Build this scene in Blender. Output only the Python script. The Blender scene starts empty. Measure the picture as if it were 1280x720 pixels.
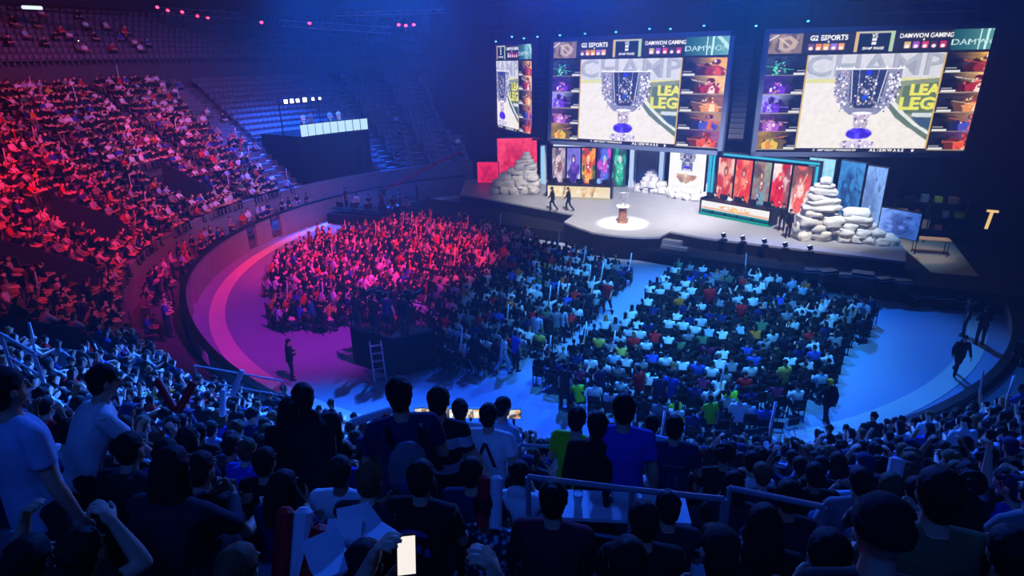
import bpy, math, random, colorsys
import numpy as np
from mathutils import Vector, Matrix, Euler
random.seed(7); RNG = np.random.default_rng(7)
SC = bpy.context.scene
COL = SC.collection
R_ = math.radians
# ------------------------------------------------------------------ camera model
FPX, PITCH, ROLL, CAMH = 768.0, R_(20.6), R_(-1.34), 11.9
CX, CY = 4.0, 37.0                      # centre of the round hall
_fw = np.array([0, math.cos(PITCH), -math.sin(PITCH)]); _u0 = np.array([0, math.sin(PITCH), math.cos(PITCH)]); _r0 = np.array([1., 0, 0])
_rt = math.cos(ROLL)*_r0 + math.sin(ROLL)*_u0; _up = -math.sin(ROLL)*_r0 + math.cos(ROLL)*_u0
CAM = np.array([0, 0, CAMH])
def ray(px, py): return _fw + _rt*(px-640)/FPX + _up*(360-py)/FPX
def at(px, py, z=0.0):
    d = ray(px, py); return CAM + d*(z-CAMH)/d[2]
def atY(px, py, Y):
    d = ray(px, py); return CAM + d*Y/d[1]
def proj(q):
    d = np.asarray(q, float) - CAM; z = d @ _fw
    return 640+FPX*(d @ _rt)/z, 360-FPX*(d @ _up)/z, z
def pol(R, th, z=0.0):
    return np.array([CX+R*math.cos(R_(th)), CY+R*math.sin(R_(th)), z])

# ------------------------------------------------------------------ materials
def s2l(c):
    c = np.asarray(c, float); return np.where(c <= .04045, c/12.92, ((c+.055)/1.055)**2.4)
MATS = {}
def mat(name, col, rough=.7, noise=.0, scale=4.0, metal=0.0, bump=0.0, spec=.3):
    if name in MATS: return MATS[name]
    m = bpy.data.materials.new(name); m.use_nodes = True; nt = m.node_tree
    b = nt.nodes['Principled BSDF']; b.inputs['Roughness'].default_value = rough; b.inputs['Metallic'].default_value = metal
    b.inputs['Specular IOR Level'].default_value = spec
    c = tuple(s2l(col))
    b.inputs['Base Color'].default_value = (*c, 1)
    if noise or bump:
        tc = nt.nodes.new('ShaderNodeTexCoord'); n = nt.nodes.new('ShaderNodeTexNoise'); n.inputs['Scale'].default_value = scale; n.inputs['Detail'].default_value = 5
        nt.links.new(tc.outputs['Object'], n.inputs['Vector'])
        if noise:
            r = nt.nodes.new('ShaderNodeMix'); r.data_type = 'RGBA'; r.inputs[6].default_value = (*[max(0, v*(1-noise)) for v in c], 1); r.inputs[7].default_value = (*[min(1, v*(1+noise)) for v in c], 1)
            nt.links.new(n.outputs['Fac'], r.inputs[0]); nt.links.new(r.outputs[2], b.inputs['Base Color'])
        if bump:
            bp = nt.nodes.new('ShaderNodeBump'); bp.inputs['Strength'].default_value = bump; nt.links.new(n.outputs['Fac'], bp.inputs['Height']); nt.links.new(bp.outputs['Normal'], b.inputs['Normal'])
    MATS[name] = m; return m
def emit(name, col, strength=1.0):
    if name in MATS: return MATS[name]
    m = bpy.data.materials.new(name); m.use_nodes = True; nt = m.node_tree; nt.nodes.clear()
    e = nt.nodes.new('ShaderNodeEmission'); o = nt.nodes.new('ShaderNodeOutputMaterial')
    e.inputs[0].default_value = (*s2l(col), 1); e.inputs[1].default_value = strength
    nt.links.new(e.outputs[0], o.inputs[0]); MATS[name] = m; return m
def attr_mat(name, rough=.8, strength=None, spec=.2):
    if name in MATS: return MATS[name]
    m = bpy.data.materials.new(name); m.use_nodes = True; nt = m.node_tree
    a = nt.nodes.new('ShaderNodeAttribute'); a.attribute_name = 'col'
    if strength is None:
        b = nt.nodes['Principled BSDF']; b.inputs['Roughness'].default_value = rough; b.inputs['Specular IOR Level'].default_value = spec
        nt.links.new(a.outputs['Color'], b.inputs['Base Color'])
    else:
        nt.nodes.clear(); a = nt.nodes.new('ShaderNodeAttribute'); a.attribute_name = 'col'
        e = nt.nodes.new('ShaderNodeEmission'); e.inputs[1].default_value = strength; o = nt.nodes.new('ShaderNodeOutputMaterial')
        nt.links.new(a.outputs['Color'], e.inputs[0]); nt.links.new(e.outputs[0], o.inputs[0])
    MATS[name] = m; return m

# ------------------------------------------------------------------ mesh collecting
class MB:
    def __init__(s): s.v = []; s.f = []; s.m = []; s.mi = 0
    def add(s, vs, fs):
        b = len(s.v); s.v.extend([tuple(map(float, p)) for p in vs]); s.f.extend([tuple(b+i for i in f) for f in fs]); s.m.extend([s.mi]*len(fs)); return s
    def box(s, c, size, rz=0.0, M=None):
        x, y, z = size[0]/2, size[1]/2, size[2]/2
        vs = [Vector((a, b_, d)) for d in (-z, z) for a, b_ in ((-x, -y), (x, -y), (x, y), (-x, y))]
        T = M if M is not None else Matrix.Rotation(rz, 3, 'Z')
        return s.add([T @ p + Vector(c) for p in vs], [(3, 2, 1, 0), (4, 5, 6, 7), (0, 1, 5, 4), (1, 2, 6, 5), (2, 3, 7, 6), (3, 0, 4, 7)])
    def tube(s, p0, p1, r0, r1=None, n=8):
        r1 = r0 if r1 is None else r1; p0 = Vector(p0); p1 = Vector(p1); d = (p1-p0).normalized()
        a = d.orthogonal().normalized(); b = d.cross(a)
        vs = [p + (a*math.cos(t)+b*math.sin(t))*r for p, r in ((p0, r0), (p1, r1)) for t in [2*math.pi*i/n for i in range(n)]]
        fs = [(i, (i+1) % n, n+(i+1) % n, n+i) for i in range(n)] + [tuple(range(n-1, -1, -1)), tuple(range(n, 2*n))]
        return s.add(vs, fs)
    def bar(s, p0, p1, w, h=None):
        h = h or w; p0 = Vector(p0); p1 = Vector(p1); d = p1-p0; L = d.length; q = d.to_track_quat('X', 'Z').to_matrix()
        return s.box((p0+p1)/2, (L, w, h), M=q)
    def path(s, pts, r, n=6):
        for a, b in zip(pts, pts[1:]): s.tube(a, b, r, n=n)
        return s
    def lathe(s, prof, c=(0, 0, 0), n=20):
        vs = [(c[0]+r*math.cos(2*math.pi*i/n), c[1]+r*math.sin(2*math.pi*i/n), c[2]+z) for r, z in prof for i in range(n)]
        fs = [(k*n+i, k*n+(i+1) % n, (k+1)*n+(i+1) % n, (k+1)*n+i) for k in range(len(prof)-1) for i in range(n)]
        fs += [tuple(range(n-1, -1, -1)), tuple((len(prof)-1)*n+i for i in range(n))]
        return s.add(vs, fs)
    def prism(s, poly, z0, z1):
        n = len(poly); vs = [(p[0], p[1], z0) for p in poly] + [(p[0], p[1], z1) for p in poly]
        return s.add(vs, [tuple(range(n-1, -1, -1)), tuple(range(n, 2*n))] + [(i, (i+1) % n, n+(i+1) % n, n+i) for i in range(n)])
    def mesh(s, name, m, smooth=False):
        me = bpy.data.meshes.new(name); me.from_pydata(s.v, [], s.f)
        for x in (m if isinstance(m, (list, tuple)) else [m]): me.materials.append(x)
        if isinstance(m, (list, tuple)): me.polygons.foreach_set('material_index', s.m)
        if smooth: me.polygons.foreach_set('use_smooth', [True]*len(me.polygons))
        me.update(); return me
    def build(s, name, m, parent=None, smooth=False, bevel=0.0, **kw):
        o = link(name, s.mesh(name, m, smooth), parent)
        if bevel:
            b = o.modifiers.new('bevel', 'BEVEL'); b.width = bevel; b.segments = 2; b.limit_method = 'ANGLE'
        return tag(o, **kw)
def link(name, data, parent=None):
    o = bpy.data.objects.new(name, data); COL.objects.link(o)
    if parent is not None: o.parent = parent
    return o
def tag(o, label=None, cat=None, group=None, kind=None):
    if label: o['label'] = label
    if cat: o['category'] = cat
    if group: o['group'] = group
    if kind: o['kind'] = kind
    return o
def thing(name, label, cat, loc=(0, 0, 0), rz=0.0, group=None):
    o = link(name, None); o.location = loc; o.rotation_euler = (0, 0, rz); o.empty_display_size = .2
    return tag(o, label, cat, group)
def copy_tree(o, parent=None):
    c = o.copy(); COL.objects.link(c)
    if parent is not None: c.parent = parent
    for ch in [x for x in bpy.data.objects if x.parent == o]: copy_tree(ch, c)
    return c
FONT_CACHE = {}
def text_mesh(txt, size, xs=1.0, weight=0.0):
    """flat letters as a mesh, centred on the origin in the XZ plane, facing -Y"""
    cu = bpy.data.curves.new('letters', 'FONT'); cu.body = txt; cu.size = size; cu.align_x = 'CENTER'; cu.align_y = 'CENTER'; cu.offset = weight; cu.resolution_u = 2
    o = bpy.data.objects.new('letters', cu); COL.objects.link(o)
    dg = bpy.context.evaluated_depsgraph_get(); me = bpy.data.meshes.new_from_object(o.evaluated_get(dg))
    v = [(p.co.x*xs, 0.0, p.co.y) for p in me.vertices]; f = [tuple(p.vertices) for p in me.polygons]
    bpy.data.objects.remove(o); bpy.data.curves.remove(cu); bpy.data.meshes.remove(me)
    return v, f

# ------------------------------------------------------------------ painting flat pictures (screens, printed banners) as colour grids
class Pic:
    def __init__(s, w, h, col=(0, 0, 0)):
        s.w, s.h = w, h; s.a = np.zeros((h, w, 3)); s.a[:] = col; s.y, s.x = np.mgrid[0:h, 0:w]; s.x = s.x/(w-1); s.y = 1-s.y/(h-1)   # 0..1, y up
    def mixin(s, k, col): s.a = s.a*(1-k[..., None]) + np.asarray(col, float)*k[..., None]; return s
    def rect(s, x0, y0, x1, y1, col, a=1.0): return s.mixin(((s.x >= x0) & (s.x <= x1) & (s.y >= y0) & (s.y <= y1))*a, col)
    def ell(s, cx, cy, rx, ry, col, soft=.3, a=1.0, rot=0.0):
        dx, dy = s.x-cx, s.y-cy
        if rot: dx, dy = dx*math.cos(rot)+dy*math.sin(rot), -dx*math.sin(rot)+dy*math.cos(rot)
        d = np.sqrt((dx/rx)**2+(dy/ry)**2); return s.mixin(np.clip((1+soft/2-d)/max(soft, 1e-3), 0, 1)*a, col)
    def poly(s, pts, col, a=1.0):
        ins = np.zeros_like(s.x, bool); n = len(pts)
        for i in range(n):
            (x0, y0), (x1, y1) = pts[i], pts[(i+1) % n]
            c = ((y0 > s.y) != (y1 > s.y)) & (s.x < (x1-x0)*(s.y-y0)/(y1-y0+1e-12)+x0); ins ^= c
        return s.mixin(ins*a, col)
    def line(s, p, q, wd, col, a=1.0):
        d = np.array(q, float)-p; L2 = d @ d; t = np.clip(((s.x-p[0])*d[0]+(s.y-p[1])*d[1])/L2, 0, 1)
        r = np.hypot(s.x-p[0]-t*d[0], s.y-p[1]-t*d[1]); return s.mixin((r < wd)*a, col)
    def speckle(s, cx, cy, rx, ry, n, cols, r=(.01, .03), rng=None):
        rng = rng or RNG
        for _ in range(n):
            t, q = rng.uniform(0, 6.28), math.sqrt(rng.uniform(0, 1)); k = rng.uniform(*r)
            s.ell(cx+rx*q*math.cos(t), cy+ry*q*math.sin(t), k, k*s.w/s.h*rng.uniform(.6, 1.6), cols[rng.integers(len(cols))], .5)
        return s
    def text(s, txt, size, cx, cy, col, xs=1.0, weight=.0, asp=1.0):
        v, f = text_mesh(txt, size, xs, weight)
        for fc in f: s.poly([(cx+v[i][0], cy+v[i][2]*asp) for i in fc], col)
        return s
    def grain(s, amp=.06, cells=24):
        g = RNG.uniform(-1, 1, (cells, cells)); iy = (s.y*(cells-1)); ix = s.x*(cells-1); y0 = iy.astype(int).clip(0, cells-2); x0 = ix.astype(int).clip(0, cells-2); fy, fx = iy-y0, ix-x0
        n = g[y0, x0]*(1-fx)*(1-fy)+g[y0, x0+1]*fx*(1-fy)+g[y0+1, x0]*(1-fx)*fy+g[y0+1, x0+1]*fx*fy
        s.a = np.clip(s.a+amp*n[..., None], 0, 1); return s
    def paste(s, other, x0, y0, x1, y1):
        m = (s.x >= x0) & (s.x < x1) & (s.y >= y0) & (s.y < y1)
        u = ((s.x[m]-x0)/(x1-x0)*(other.w-1)).astype(int); v = ((1-(s.y[m]-y0)/(y1-y0))*(other.h-1)).astype(int); s.a[m] = other.a[v.clip(0, other.h-1), u.clip(0, other.w-1)]; return s
    def mesh(s, name, W, H, m, z0=0.0, y=0.0):
        """grid W x H metres in XZ (x centred, z from z0), facing -Y, one colour per vertex"""
        h, w = s.h, s.w
        xs = np.linspace(-W/2, W/2, w); zs = np.linspace(z0+H, z0, h); X, Z = np.meshgrid(xs, zs)
        v = np.stack([X, np.full_like(X, y), Z], -1).reshape(-1, 3); i = np.arange(h*w).reshape(h, w)
        f = np.stack([i[1:, :-1], i[1:, 1:], i[:-1, 1:], i[:-1, :-1]], -1).reshape(-1, 4)
        return np_mesh(name, v, f, m, np.concatenate([s2l(np.clip(s.a, 0, 1)).reshape(-1, 3), np.ones((h*w, 1))], 1), 'POINT')
def np_mesh(name, v, f, m, col=None, dom='POINT', smooth=False):
    me = bpy.data.meshes.new(name); k = f.shape[1]
    me.vertices.add(len(v)); me.vertices.foreach_set('co', np.asarray(v, np.float32).ravel())
    me.loops.add(f.size); me.loops.foreach_set('vertex_index', f.astype(np.int32).ravel())
    me.polygons.add(len(f)); me.polygons.foreach_set('loop_start', np.arange(0, f.size, k, dtype=np.int32))
    try: me.polygons.foreach_set('loop_total', np.full(len(f), k, np.int32))
    except Exception: pass
    if smooth: me.polygons.foreach_set('use_smooth', np.ones(len(f), bool))
    if m is not None: me.materials.append(m)
    if col is not None:
        a = me.attributes.new('col', 'FLOAT_COLOR', dom); a.data.foreach_set('color', np.asarray(col, np.float32).ravel())
    me.update(calc_edges=True); me.validate(); return me
# ------------------------------------------------------------------ people: limbs laid out joint by joint, grown into one skin
def nz(v): v = np.asarray(v, float); return v/np.linalg.norm(v)
def rotx(a): c, s = math.cos(a), math.sin(a); return np.array([[1, 0, 0], [0, c, -s], [0, s, c]])
class Prims:
    def __init__(s): s.p = []
    def cap(s, a, ra, b, rb, lab=0, flat=False): s.p.append(('c', np.array(a, float), ra, np.array(b, float), rb, lab, flat)); return s
    def ell(s, c, r, R=np.eye(3), lab=0): s.p.append(('e', np.array(c, float), np.array(r, float), np.array(R, float), lab)); return s
    def loft(s, rings, lab=0): s.p.append(('l', [(np.array(c, float), rx, ry, np.array(f, float)) for c, rx, ry, f in rings], lab)); return s
    def raw(s, nseg=10):
        V, Fq, b = [], [], 0
        def sph(c, r, R):
            nonlocal b
            nl, na = nseg, nseg//2+1
            vs = [c + R @ (np.array([math.sin(p)*math.cos(t), math.sin(p)*math.sin(t), math.cos(p)])*r) for p in np.linspace(0, math.pi, na+1)[1:-1] for t in np.arange(nl)*2*math.pi/nl]
            vs += [c + R @ (np.array([0, 0, 1.])*r), c + R @ (np.array([0, 0, -1.])*r)]; top, bot = len(vs)-2, len(vs)-1
            fs = [(k*nl+i, (k+1)*nl+i, (k+1)*nl+(i+1) % nl, k*nl+(i+1) % nl) for k in range(na-2) for i in range(nl)]
            fs += [(top, i, (i+1) % nl) for i in range(nl)] + [(bot, (na-2)*nl+(i+1) % nl, (na-2)*nl+i) for i in range(nl)]
            V.extend(vs); Fq.extend([tuple(b+j for j in f) for f in fs]); b += len(vs)
        for q in s.p:
            if q[0] == 'c':
                _, a, ra, e, rb, lab, flat = q
                d = nz(e-a); u = nz(np.cross(d, [.3, .5, .8] if abs(d[2]) > .9 else [0, 0, 1])); w = np.cross(d, u); n = nseg
                vs = [p+(u*math.cos(t)+w*math.sin(t))*r for p, r in ((a, ra), (e, rb)) for t in np.arange(n)*2*math.pi/n]
                fs = [(i, (i+1) % n, n+(i+1) % n, n+i) for i in range(n)] + [tuple(range(n-1, -1, -1)), tuple(range(n, 2*n))]
                V.extend(vs); Fq.extend([tuple(b+j for j in f) for f in fs]); b += len(vs)
                sph(a, np.full(3, ra), np.eye(3))
                if not flat: sph(e, np.full(3, rb), np.eye(3))
            elif q[0] == 'e': sph(q[1], q[2], q[3])
            else:
                n = nseg+4; vs = []
                for c, rx, ry, f in q[1]:
                    for t in np.arange(n)*2*math.pi/n:
                        sx, sy = math.cos(t), math.sin(t); vs.append(c + np.array([1., 0, 0])*rx*np.sign(sx)*abs(sx)**.8 + nz(f)*ry*np.sign(sy)*abs(sy)**.8)
                k = len(q[1]); fs = [(j*n+i, j*n+(i+1) % n, (j+1)*n+(i+1) % n, (j+1)*n+i) for j in range(k-1) for i in range(n)] + [tuple(range(n-1, -1, -1)), tuple((k-1)*n+i for i in range(n))]
                V.extend(vs); Fq.extend([tuple(b+j for j in f) for f in fs]); b += len(vs)
        return V, Fq
    def skin(s, name, voxel, ratio, smooth=2, faces=None):
        V, Fq = s.raw(); me = bpy.data.meshes.new(name+'_raw'); me.from_pydata([tuple(p) for p in V], [], Fq); me.update()
        import bmesh
        bm = bmesh.new(); bm.from_mesh(me); bmesh.ops.recalc_face_normals(bm, faces=bm.faces[:]); bm.to_mesh(me); bm.free()
        o = bpy.data.objects.new(name, me); COL.objects.link(o)
        r = o.modifiers.new('r', 'REMESH'); r.mode = 'VOXEL'; r.voxel_size = voxel; r.use_smooth_shade = True
        if smooth: sm = o.modifiers.new('s', 'SMOOTH'); sm.factor = .5; sm.iterations = smooth
        if ratio < 1: dc = o.modifiers.new('d', 'DECIMATE'); dc.ratio = ratio
        dg = bpy.context.evaluated_depsgraph_get(); out = bpy.data.meshes.new_from_object(o.evaluated_get(dg)); out.name = name
        bpy.data.objects.remove(o); bpy.data.meshes.remove(me)
        out.polygons.foreach_set('use_smooth', [True]*len(out.polygons)); return out
    def labels(s, pts):
        best = np.full(len(pts), 1e9); lab = np.zeros(len(pts), int)
        def seg(a, ra, b_, rb):
            d = b_-a; t = np.clip(((pts-a) @ d)/(d @ d), 0, 1); return np.linalg.norm(pts-a-t[:, None]*d, axis=1) - (ra+(rb-ra)*t)
        for q in s.p:
            if q[0] == 'c': D = [(seg(q[1], q[2], q[3], q[4]), q[5])]
            elif q[0] == 'e':
                loc = (pts-q[1]) @ q[3]; n = np.linalg.norm(loc/q[2], axis=1); D = [((n-1)*q[2].min(), q[4])]
            else:
                D = []
                for (c0, rx0, ry0, f0), (c1, rx1, ry1, f1) in zip(q[1], q[1][1:]):
                    up_ = nz(c1-c0); f = nz(f0); t = np.clip(((pts-c0) @ up_)/np.linalg.norm(c1-c0), 0, 1); dd = pts-c0-t[:, None]*(c1-c0)
                    n = np.sqrt((dd[:, 0]/(rx0+(rx1-rx0)*t))**2 + ((dd @ f)/(ry0+(ry1-ry0)*t))**2); e = np.abs((dd @ up_)); D.append(((n-1)*ry0+e, q[2]))
            for dd, L in D: k = dd < best; best[k] = dd[k]; lab[k] = L
        return lab

# pose: sit, lean (deg), head pitch (deg), {side: (upper arm dir, forearm dir)}, legs {side: (knee offset from hip, ankle offset from knee)}, finger curl
SITL = {1: ((.05, .42, .02), (.01, .02, -.43)), -1: ((-.05, .42, .02), (-.01, .02, -.43))}
STL = {1: ((.03, .02, -.43), (.0, -.03, -.43)), -1: ((-.03, .02, -.43), (.0, -.03, -.43))}
WALK = {1: ((.01, .2, -.39), (.0, -.02, -.42)), -1: ((-.01, -.1, -.42), (.0, -.26, -.34))}
def both(u, f): return {s: ((s*u[0], u[1], u[2]), (s*f[0], f[1], f[2])) for s in (1, -1)}
POSES = {
 'sit_lap':   dict(sit=1, lean=8, head=4, arms=both((.2, .25, -.95), (-.38, .85, -.15)), legs=SITL, curl=22),
 'sit_lean':  dict(sit=1, lean=30, head=-6, arms=both((.12, .6, -.78), (-.5, .72, .05)), legs=SITL, curl=35),
 'sit_stick': dict(sit=1, lean=6, head=0, arms={1: ((.4, .55, .2), (.05, .25, .95)), -1: ((-.2, .3, -.93), (.35, .85, -.1))}, legs=SITL, curl=75),
 'sit_cam':   dict(sit=1, lean=4, head=4, arms=both((.4, .66, .0), (-.42, .05, .9)), legs=SITL, curl=45),
 'sit_clap':  dict(sit=1, lean=10, head=2, arms=both((.3, .4, -.85), (-.6, .7, .38)), legs=SITL, curl=14),
 'stand':     dict(sit=0, lean=2, head=4, arms=both((.2, -.02, -.97), (.06, .22, -.95)), legs=STL, curl=25),
 'stand_front': dict(sit=0, lean=4, head=10, arms=both((.26, .06, -.95), (-.5, .85, .08)), legs=STL, curl=40),
 'stand_lean': dict(sit=0, lean=28, head=8, arms={1: ((.1, .45, -.85), (.0, .5, -.85)), -1: ((-.1, .35, -.9), (.0, .4, -.9))}, legs=STL, curl=25),
 'walk':      dict(sit=0, lean=6, head=0, arms={1: ((.16, -.35, -.92), (.0, .05, -.98)), -1: ((-.16, .35, -.92), (.05, .65, -.75))}, legs=WALK, curl=30),
 'stand_cam': dict(sit=0, lean=4, head=2, arms=both((.35, .62, -.35), (-.45, .35, .75)), legs=STL, curl=50),
}
def skeleton(P):
    J = {}; L = R_(P['lean']); pel = np.array([0, 0, .53 if P['sit'] else .93]); t = np.array([0, math.sin(L), math.cos(L)]); f = np.array([0, math.cos(L), -math.sin(L)])
    J.update(pel=pel, t=t, f=f, waist=pel+.17*t, chest=pel+.33*t, sh=pel+.485*t, neck=pel+.53*t)
    hp = L*.35 + R_(P['head'])                       # the head nods less than the back leans
    J['Rh'] = rotx(-hp); J['head'] = J['neck'] + np.array([0, .018, 0]) + .155*nz(t+np.array([0, 0, 1.2]))
    for s in (1, -1):
        u, fo = P['arms'][s]; S = J['sh']+np.array([s*.185, 0, 0])-.02*t; E = S+.285*nz(u); W = E+.25*nz(fo)
        hip = pel+np.array([s*.095, 0, -.0]); k, a = P['legs'][s]; K = hip+np.array(k); A = K+np.array(a)
        J[s] = dict(S=S, E=E, W=W, d=nz(fo), hip=hip, K=K, A=A)
    return J
def hand(p, J, s, curl):
    w, d = J[s]['W'], J[s]['d']; inw = np.array([-s, 0, 0.]); n = inw-(inw @ d)*d
    if np.linalg.norm(n) < .3: n = np.array([0, 0, -1.])-d*(-d[2])
    n = nz(n); th = np.cross(n, d)
    if th @ np.array([0, .6, .5]) < 0: th = -th
    Rm = np.stack([d, th, n], 1); p.ell(w+.048*d, (.055, .041, .018), Rm, 1); p.cap(w-.02*d, .026, w+.03*d, .026, 1)
    c = R_(curl)
    for i, (o, Ln, r) in enumerate(((.032, .072, .0092), (.0108, .08, .0095), (-.0108, .075, .0092), (-.032, .06, .0082))):
        q = w+.088*d+o*th; a = c*(.5+.08*i)
        for seg in (.42, .32, .26):
            dd = math.cos(a)*d+math.sin(a)*n+o*1.2*th; e = q+Ln*seg*nz(dd); p.cap(q, r, e, r*.94, 1); q = e; a += c*.75
    q = w+.03*d+.03*th; e = q+.042*nz(.62*d+.75*th+.25*n); p.cap(q, .0125, e, .011, 1); p.cap(e, .011, e+.034*nz(.9*d+.3*th+.35*n), .0092, 1)
def head_prims(p, J, fine=True):
    h, R = J['head'], J['Rh']; g = lambda x, y, z: h+R @ np.array([x, y, z])
    p.ell(g(0, -.005, .022), (.074, .094, .096), R, 1); p.ell(g(0, .022, -.045), (.058, .07, .07), R, 1)
    p.cap(J['neck']-.05*J['t'], .064, h-np.array([0, 0, .06])-R @ np.array([0, .02, 0]), .052, 1)
    if fine:
        p.cap(g(0, .09, .012), .010, g(0, .104, -.022), .0145, 1)                                     # nose
        for s in (1, -1): p.ell(g(s*.077, -.005, -.004), (.011, .02, .031), R, 1); p.ell(g(s*.03, .083, .027), (.026, .01, .008), R, 1)   # ears, brows
        p.ell(g(0, .088, -.052), (.024, .009, .006), R, 1); p.ell(g(0, .086, -.064), (.02, .009, .006), R, 1); p.ell(g(0, .074, -.098), (.026, .02, .02), R, 1)   # lips, chin
def body_prims(P, J):
    p = Prims(); t, f = J['t'], J['f']; head_prims(p, J); pel = J['pel']
    p.loft([(pel-.1*t, .12, .09, f), (pel, .158, .108, f), (J['waist'], .132, .095, f), (J['chest'], .16, .112, f), (pel+.44*t, .165, .1, f), (pel+.52*t, .08, .065, f)], 1)
    for s in (1, -1):
        q = J[s]; p.ell(q['S'], (.062, .06, .062), np.eye(3), 1); p.cap(q['S'], .052, q['E'], .04, 1); p.cap(q['E'], .04, q['E']+.3*(q['W']-q['E']), .042, 1); p.cap(q['E']+.3*(q['W']-q['E']), .042, q['W'], .027, 1)
        hand(p, J, s, P['curl']); p.cap(q['hip'], .085, q['K'], .056, 1); p.cap(q['K'], .056, q['K']+.35*(q['A']-q['K'])-.01*np.array([0, 1, 0]), .056, 1); p.cap(q['K']+.35*(q['A']-q['K'])-.01*np.array([0, 1, 0]), .056, q['A'], .036, 1)
        p.cap(q['A']+np.array([0, -.01, -.03]), .036, q['A']+np.array([s*.02, .15, -.045]), .03, 1)
    return p
def shirt_prims(P, J, sleeve):
    p = Prims(); t, f = J['t'], J['f']; pel = J['pel']; k = .0 if sleeve == 'tee' else .01; lo = -.12 if not P['sit'] else -.06
    p.loft([(pel+lo*t, .182+k, .132+k, f), (pel+.06*t, .178+k, .13+k, f), (J['waist'], .165+k, .123+k, f), (J['chest'], .184+k, .135+k, f), (pel+.43*t, .186+k, .124+k, f), (pel+.492*t, .135, .1, f), (pel+.522*t, .078, .074, f)], 2)
    for s in (1, -1):
        q = J[s]; p.ell(q['S']-.012*np.array([s, 0, 0]), (.07, .07, .066), np.eye(3), 2); p.cap(pel+.5*t+np.array([s*.055, 0, 0]), .052, q['S']+.006*t, .06, 2)
        if sleeve == 'tee': p.cap(q['S'], .063, q['S']+.62*(q['E']-q['S']), .064, 2, True)
        else: p.cap(q['S'], .07, q['E'], .056, 2); p.cap(q['E'], .056, q['W']-.015*q['d'], .04, 2, True)
    if sleeve == 'hoodie': p.ell(pel+.53*t-.075*f, (.1, .055, .075), np.eye(3), 2)
    return p
def legs_prims(P, J):
    p = Prims(); t, f = J['t'], J['f']; pel = J['pel']
    p.loft([(pel-.12*t, .15, .11, f), (pel-.02*t, .172, .124, f), (pel+.1*t, .155, .115, f)], 3)
    for s in (1, -1):
        q = J[s]; p.cap(q['hip'], .1, q['K'], .072, 3); p.cap(q['K'], .07, q['A']+np.array([0, 0, .02]), .056, 3, True)
    return p
def shoe_prims(J, s):
    q = J[s]; p = Prims(); a = q['A']; z = a[2]-.07
    p.cap(a+np.array([0, -.03, -.03]), .043, a+np.array([s*.02, .13, -.047]), .034, 4); p.cap(a+np.array([0, -.01, .0]), .045, a+np.array([0, 0, .03]), .045, 4, True); return p
def hair_prims(kind):
    p = Prims(); E = np.eye(3)
    if kind in ('short', 'long', 'bun', 'headset'):
        p.ell((0, -.012, .047), (.083, .1, .084), E, 5); p.ell((0, -.045, -.008), (.079, .062, .1), E, 5)
        for s in (1, -1): p.ell((s*.064, -.02, .015), (.02, .045, .055), E, 5)
        rg = np.random.default_rng(11)
        for _ in range(190):                                       # tousled locks
            v = nz(rg.normal(size=3)); c = np.array([0, -.02, .035])+v*np.array([.08, .095, .088])
            if c[1] > .03 and c[2] < .085 or c[2] < -.07: continue
            p.ell(c, rg.uniform(.008, .0145, 3), E, 5)
    if kind == 'long':
        p.loft([((0, -.085, -.34), .085, .03, (0, 1, 0)), ((0, -.09, -.2), .105, .045, (0, 1, 0)), ((0, -.075, -.06), .098, .06, (0, 1, 0)), ((0, -.04, .06), .085, .06, (0, 1, 0))], 5)
        for s in (1, -1): p.cap((s*.075, -.01, .03), .025, (s*.085, -.02, -.17), .022, 5)
    if kind == 'bun': p.ell((0, -.1, .1), (.045, .045, .045), E, 5)
    if kind == 'headset':
        for s in (1, -1): p.ell((s*.09, -.0, -.005), (.022, .038, .045), E, 5)
        for i in range(8): a0, a1 = math.pi*i/8, math.pi*(i+1)/8; p.cap((.093*math.cos(a0), -.005, .02+.125*math.sin(a0)), .014, (.093*math.cos(a1), -.005, .02+.125*math.sin(a1)), .014, 5)
    if kind == 'curly':
        rg = np.random.default_rng(3)
        for _ in range(70):
            v = nz(rg.normal(size=3)); v[1] -= .25; v[2] += .3; v = nz(v); p.ell(np.array([0, -.025, .035])+v*np.array([.085, .092, .085]), np.full(3, rg.uniform(.022, .033)), E, 5)
        p.ell((0, -.025, .04), (.085, .09, .085), E, 5)
    if kind == 'cap':
        p.ell((0, -.05, -.02), (.076, .055, .085), E, 5)
        p.ell((0, -.008, .055), (.086, .103, .078), E, 5); p.ell((0, .11, .05), (.068, .075, .011), rotx(-.25), 5); p.ell((0, -.055, .0), (.075, .055, .07), E, 5)
    if kind == 'beanie':
        p.ell((0, -.012, .06), (.088, .103, .095), E, 5); p.loft([((0, -.012, .015), .087, .103, (0, 1, 0)), ((0, -.012, .065), .09, .106, (0, 1, 0))], 5)
    return p
SKEL = {k: skeleton(v) for k, v in POSES.items()}
_pm = {}
def body_mesh(pose):
    if pose not in _pm:
        J = SKEL[pose]; p = body_prims(POSES[pose], J); me = p.skin('body_'+pose, .0068, .1); h, R = J['head'], J['Rh']
        for x in ('skin_a', 'eye'): me.materials.append(MATS[x])
        n = len(me.polygons); c = np.zeros(n*3); me.polygons.foreach_get('center', c); l = (c.reshape(-1, 3)-h) @ R; mi = np.zeros(n, int)
        for s in (1, -1): mi[(np.hypot((l[:, 0]-s*.031)/.014, (l[:, 2]-.012)/.0085) < 1) & (l[:, 1] > .05)] = 1
        me.polygons.foreach_set('material_index', mi); _pm[pose] = me
    return _pm[pose]
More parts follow.
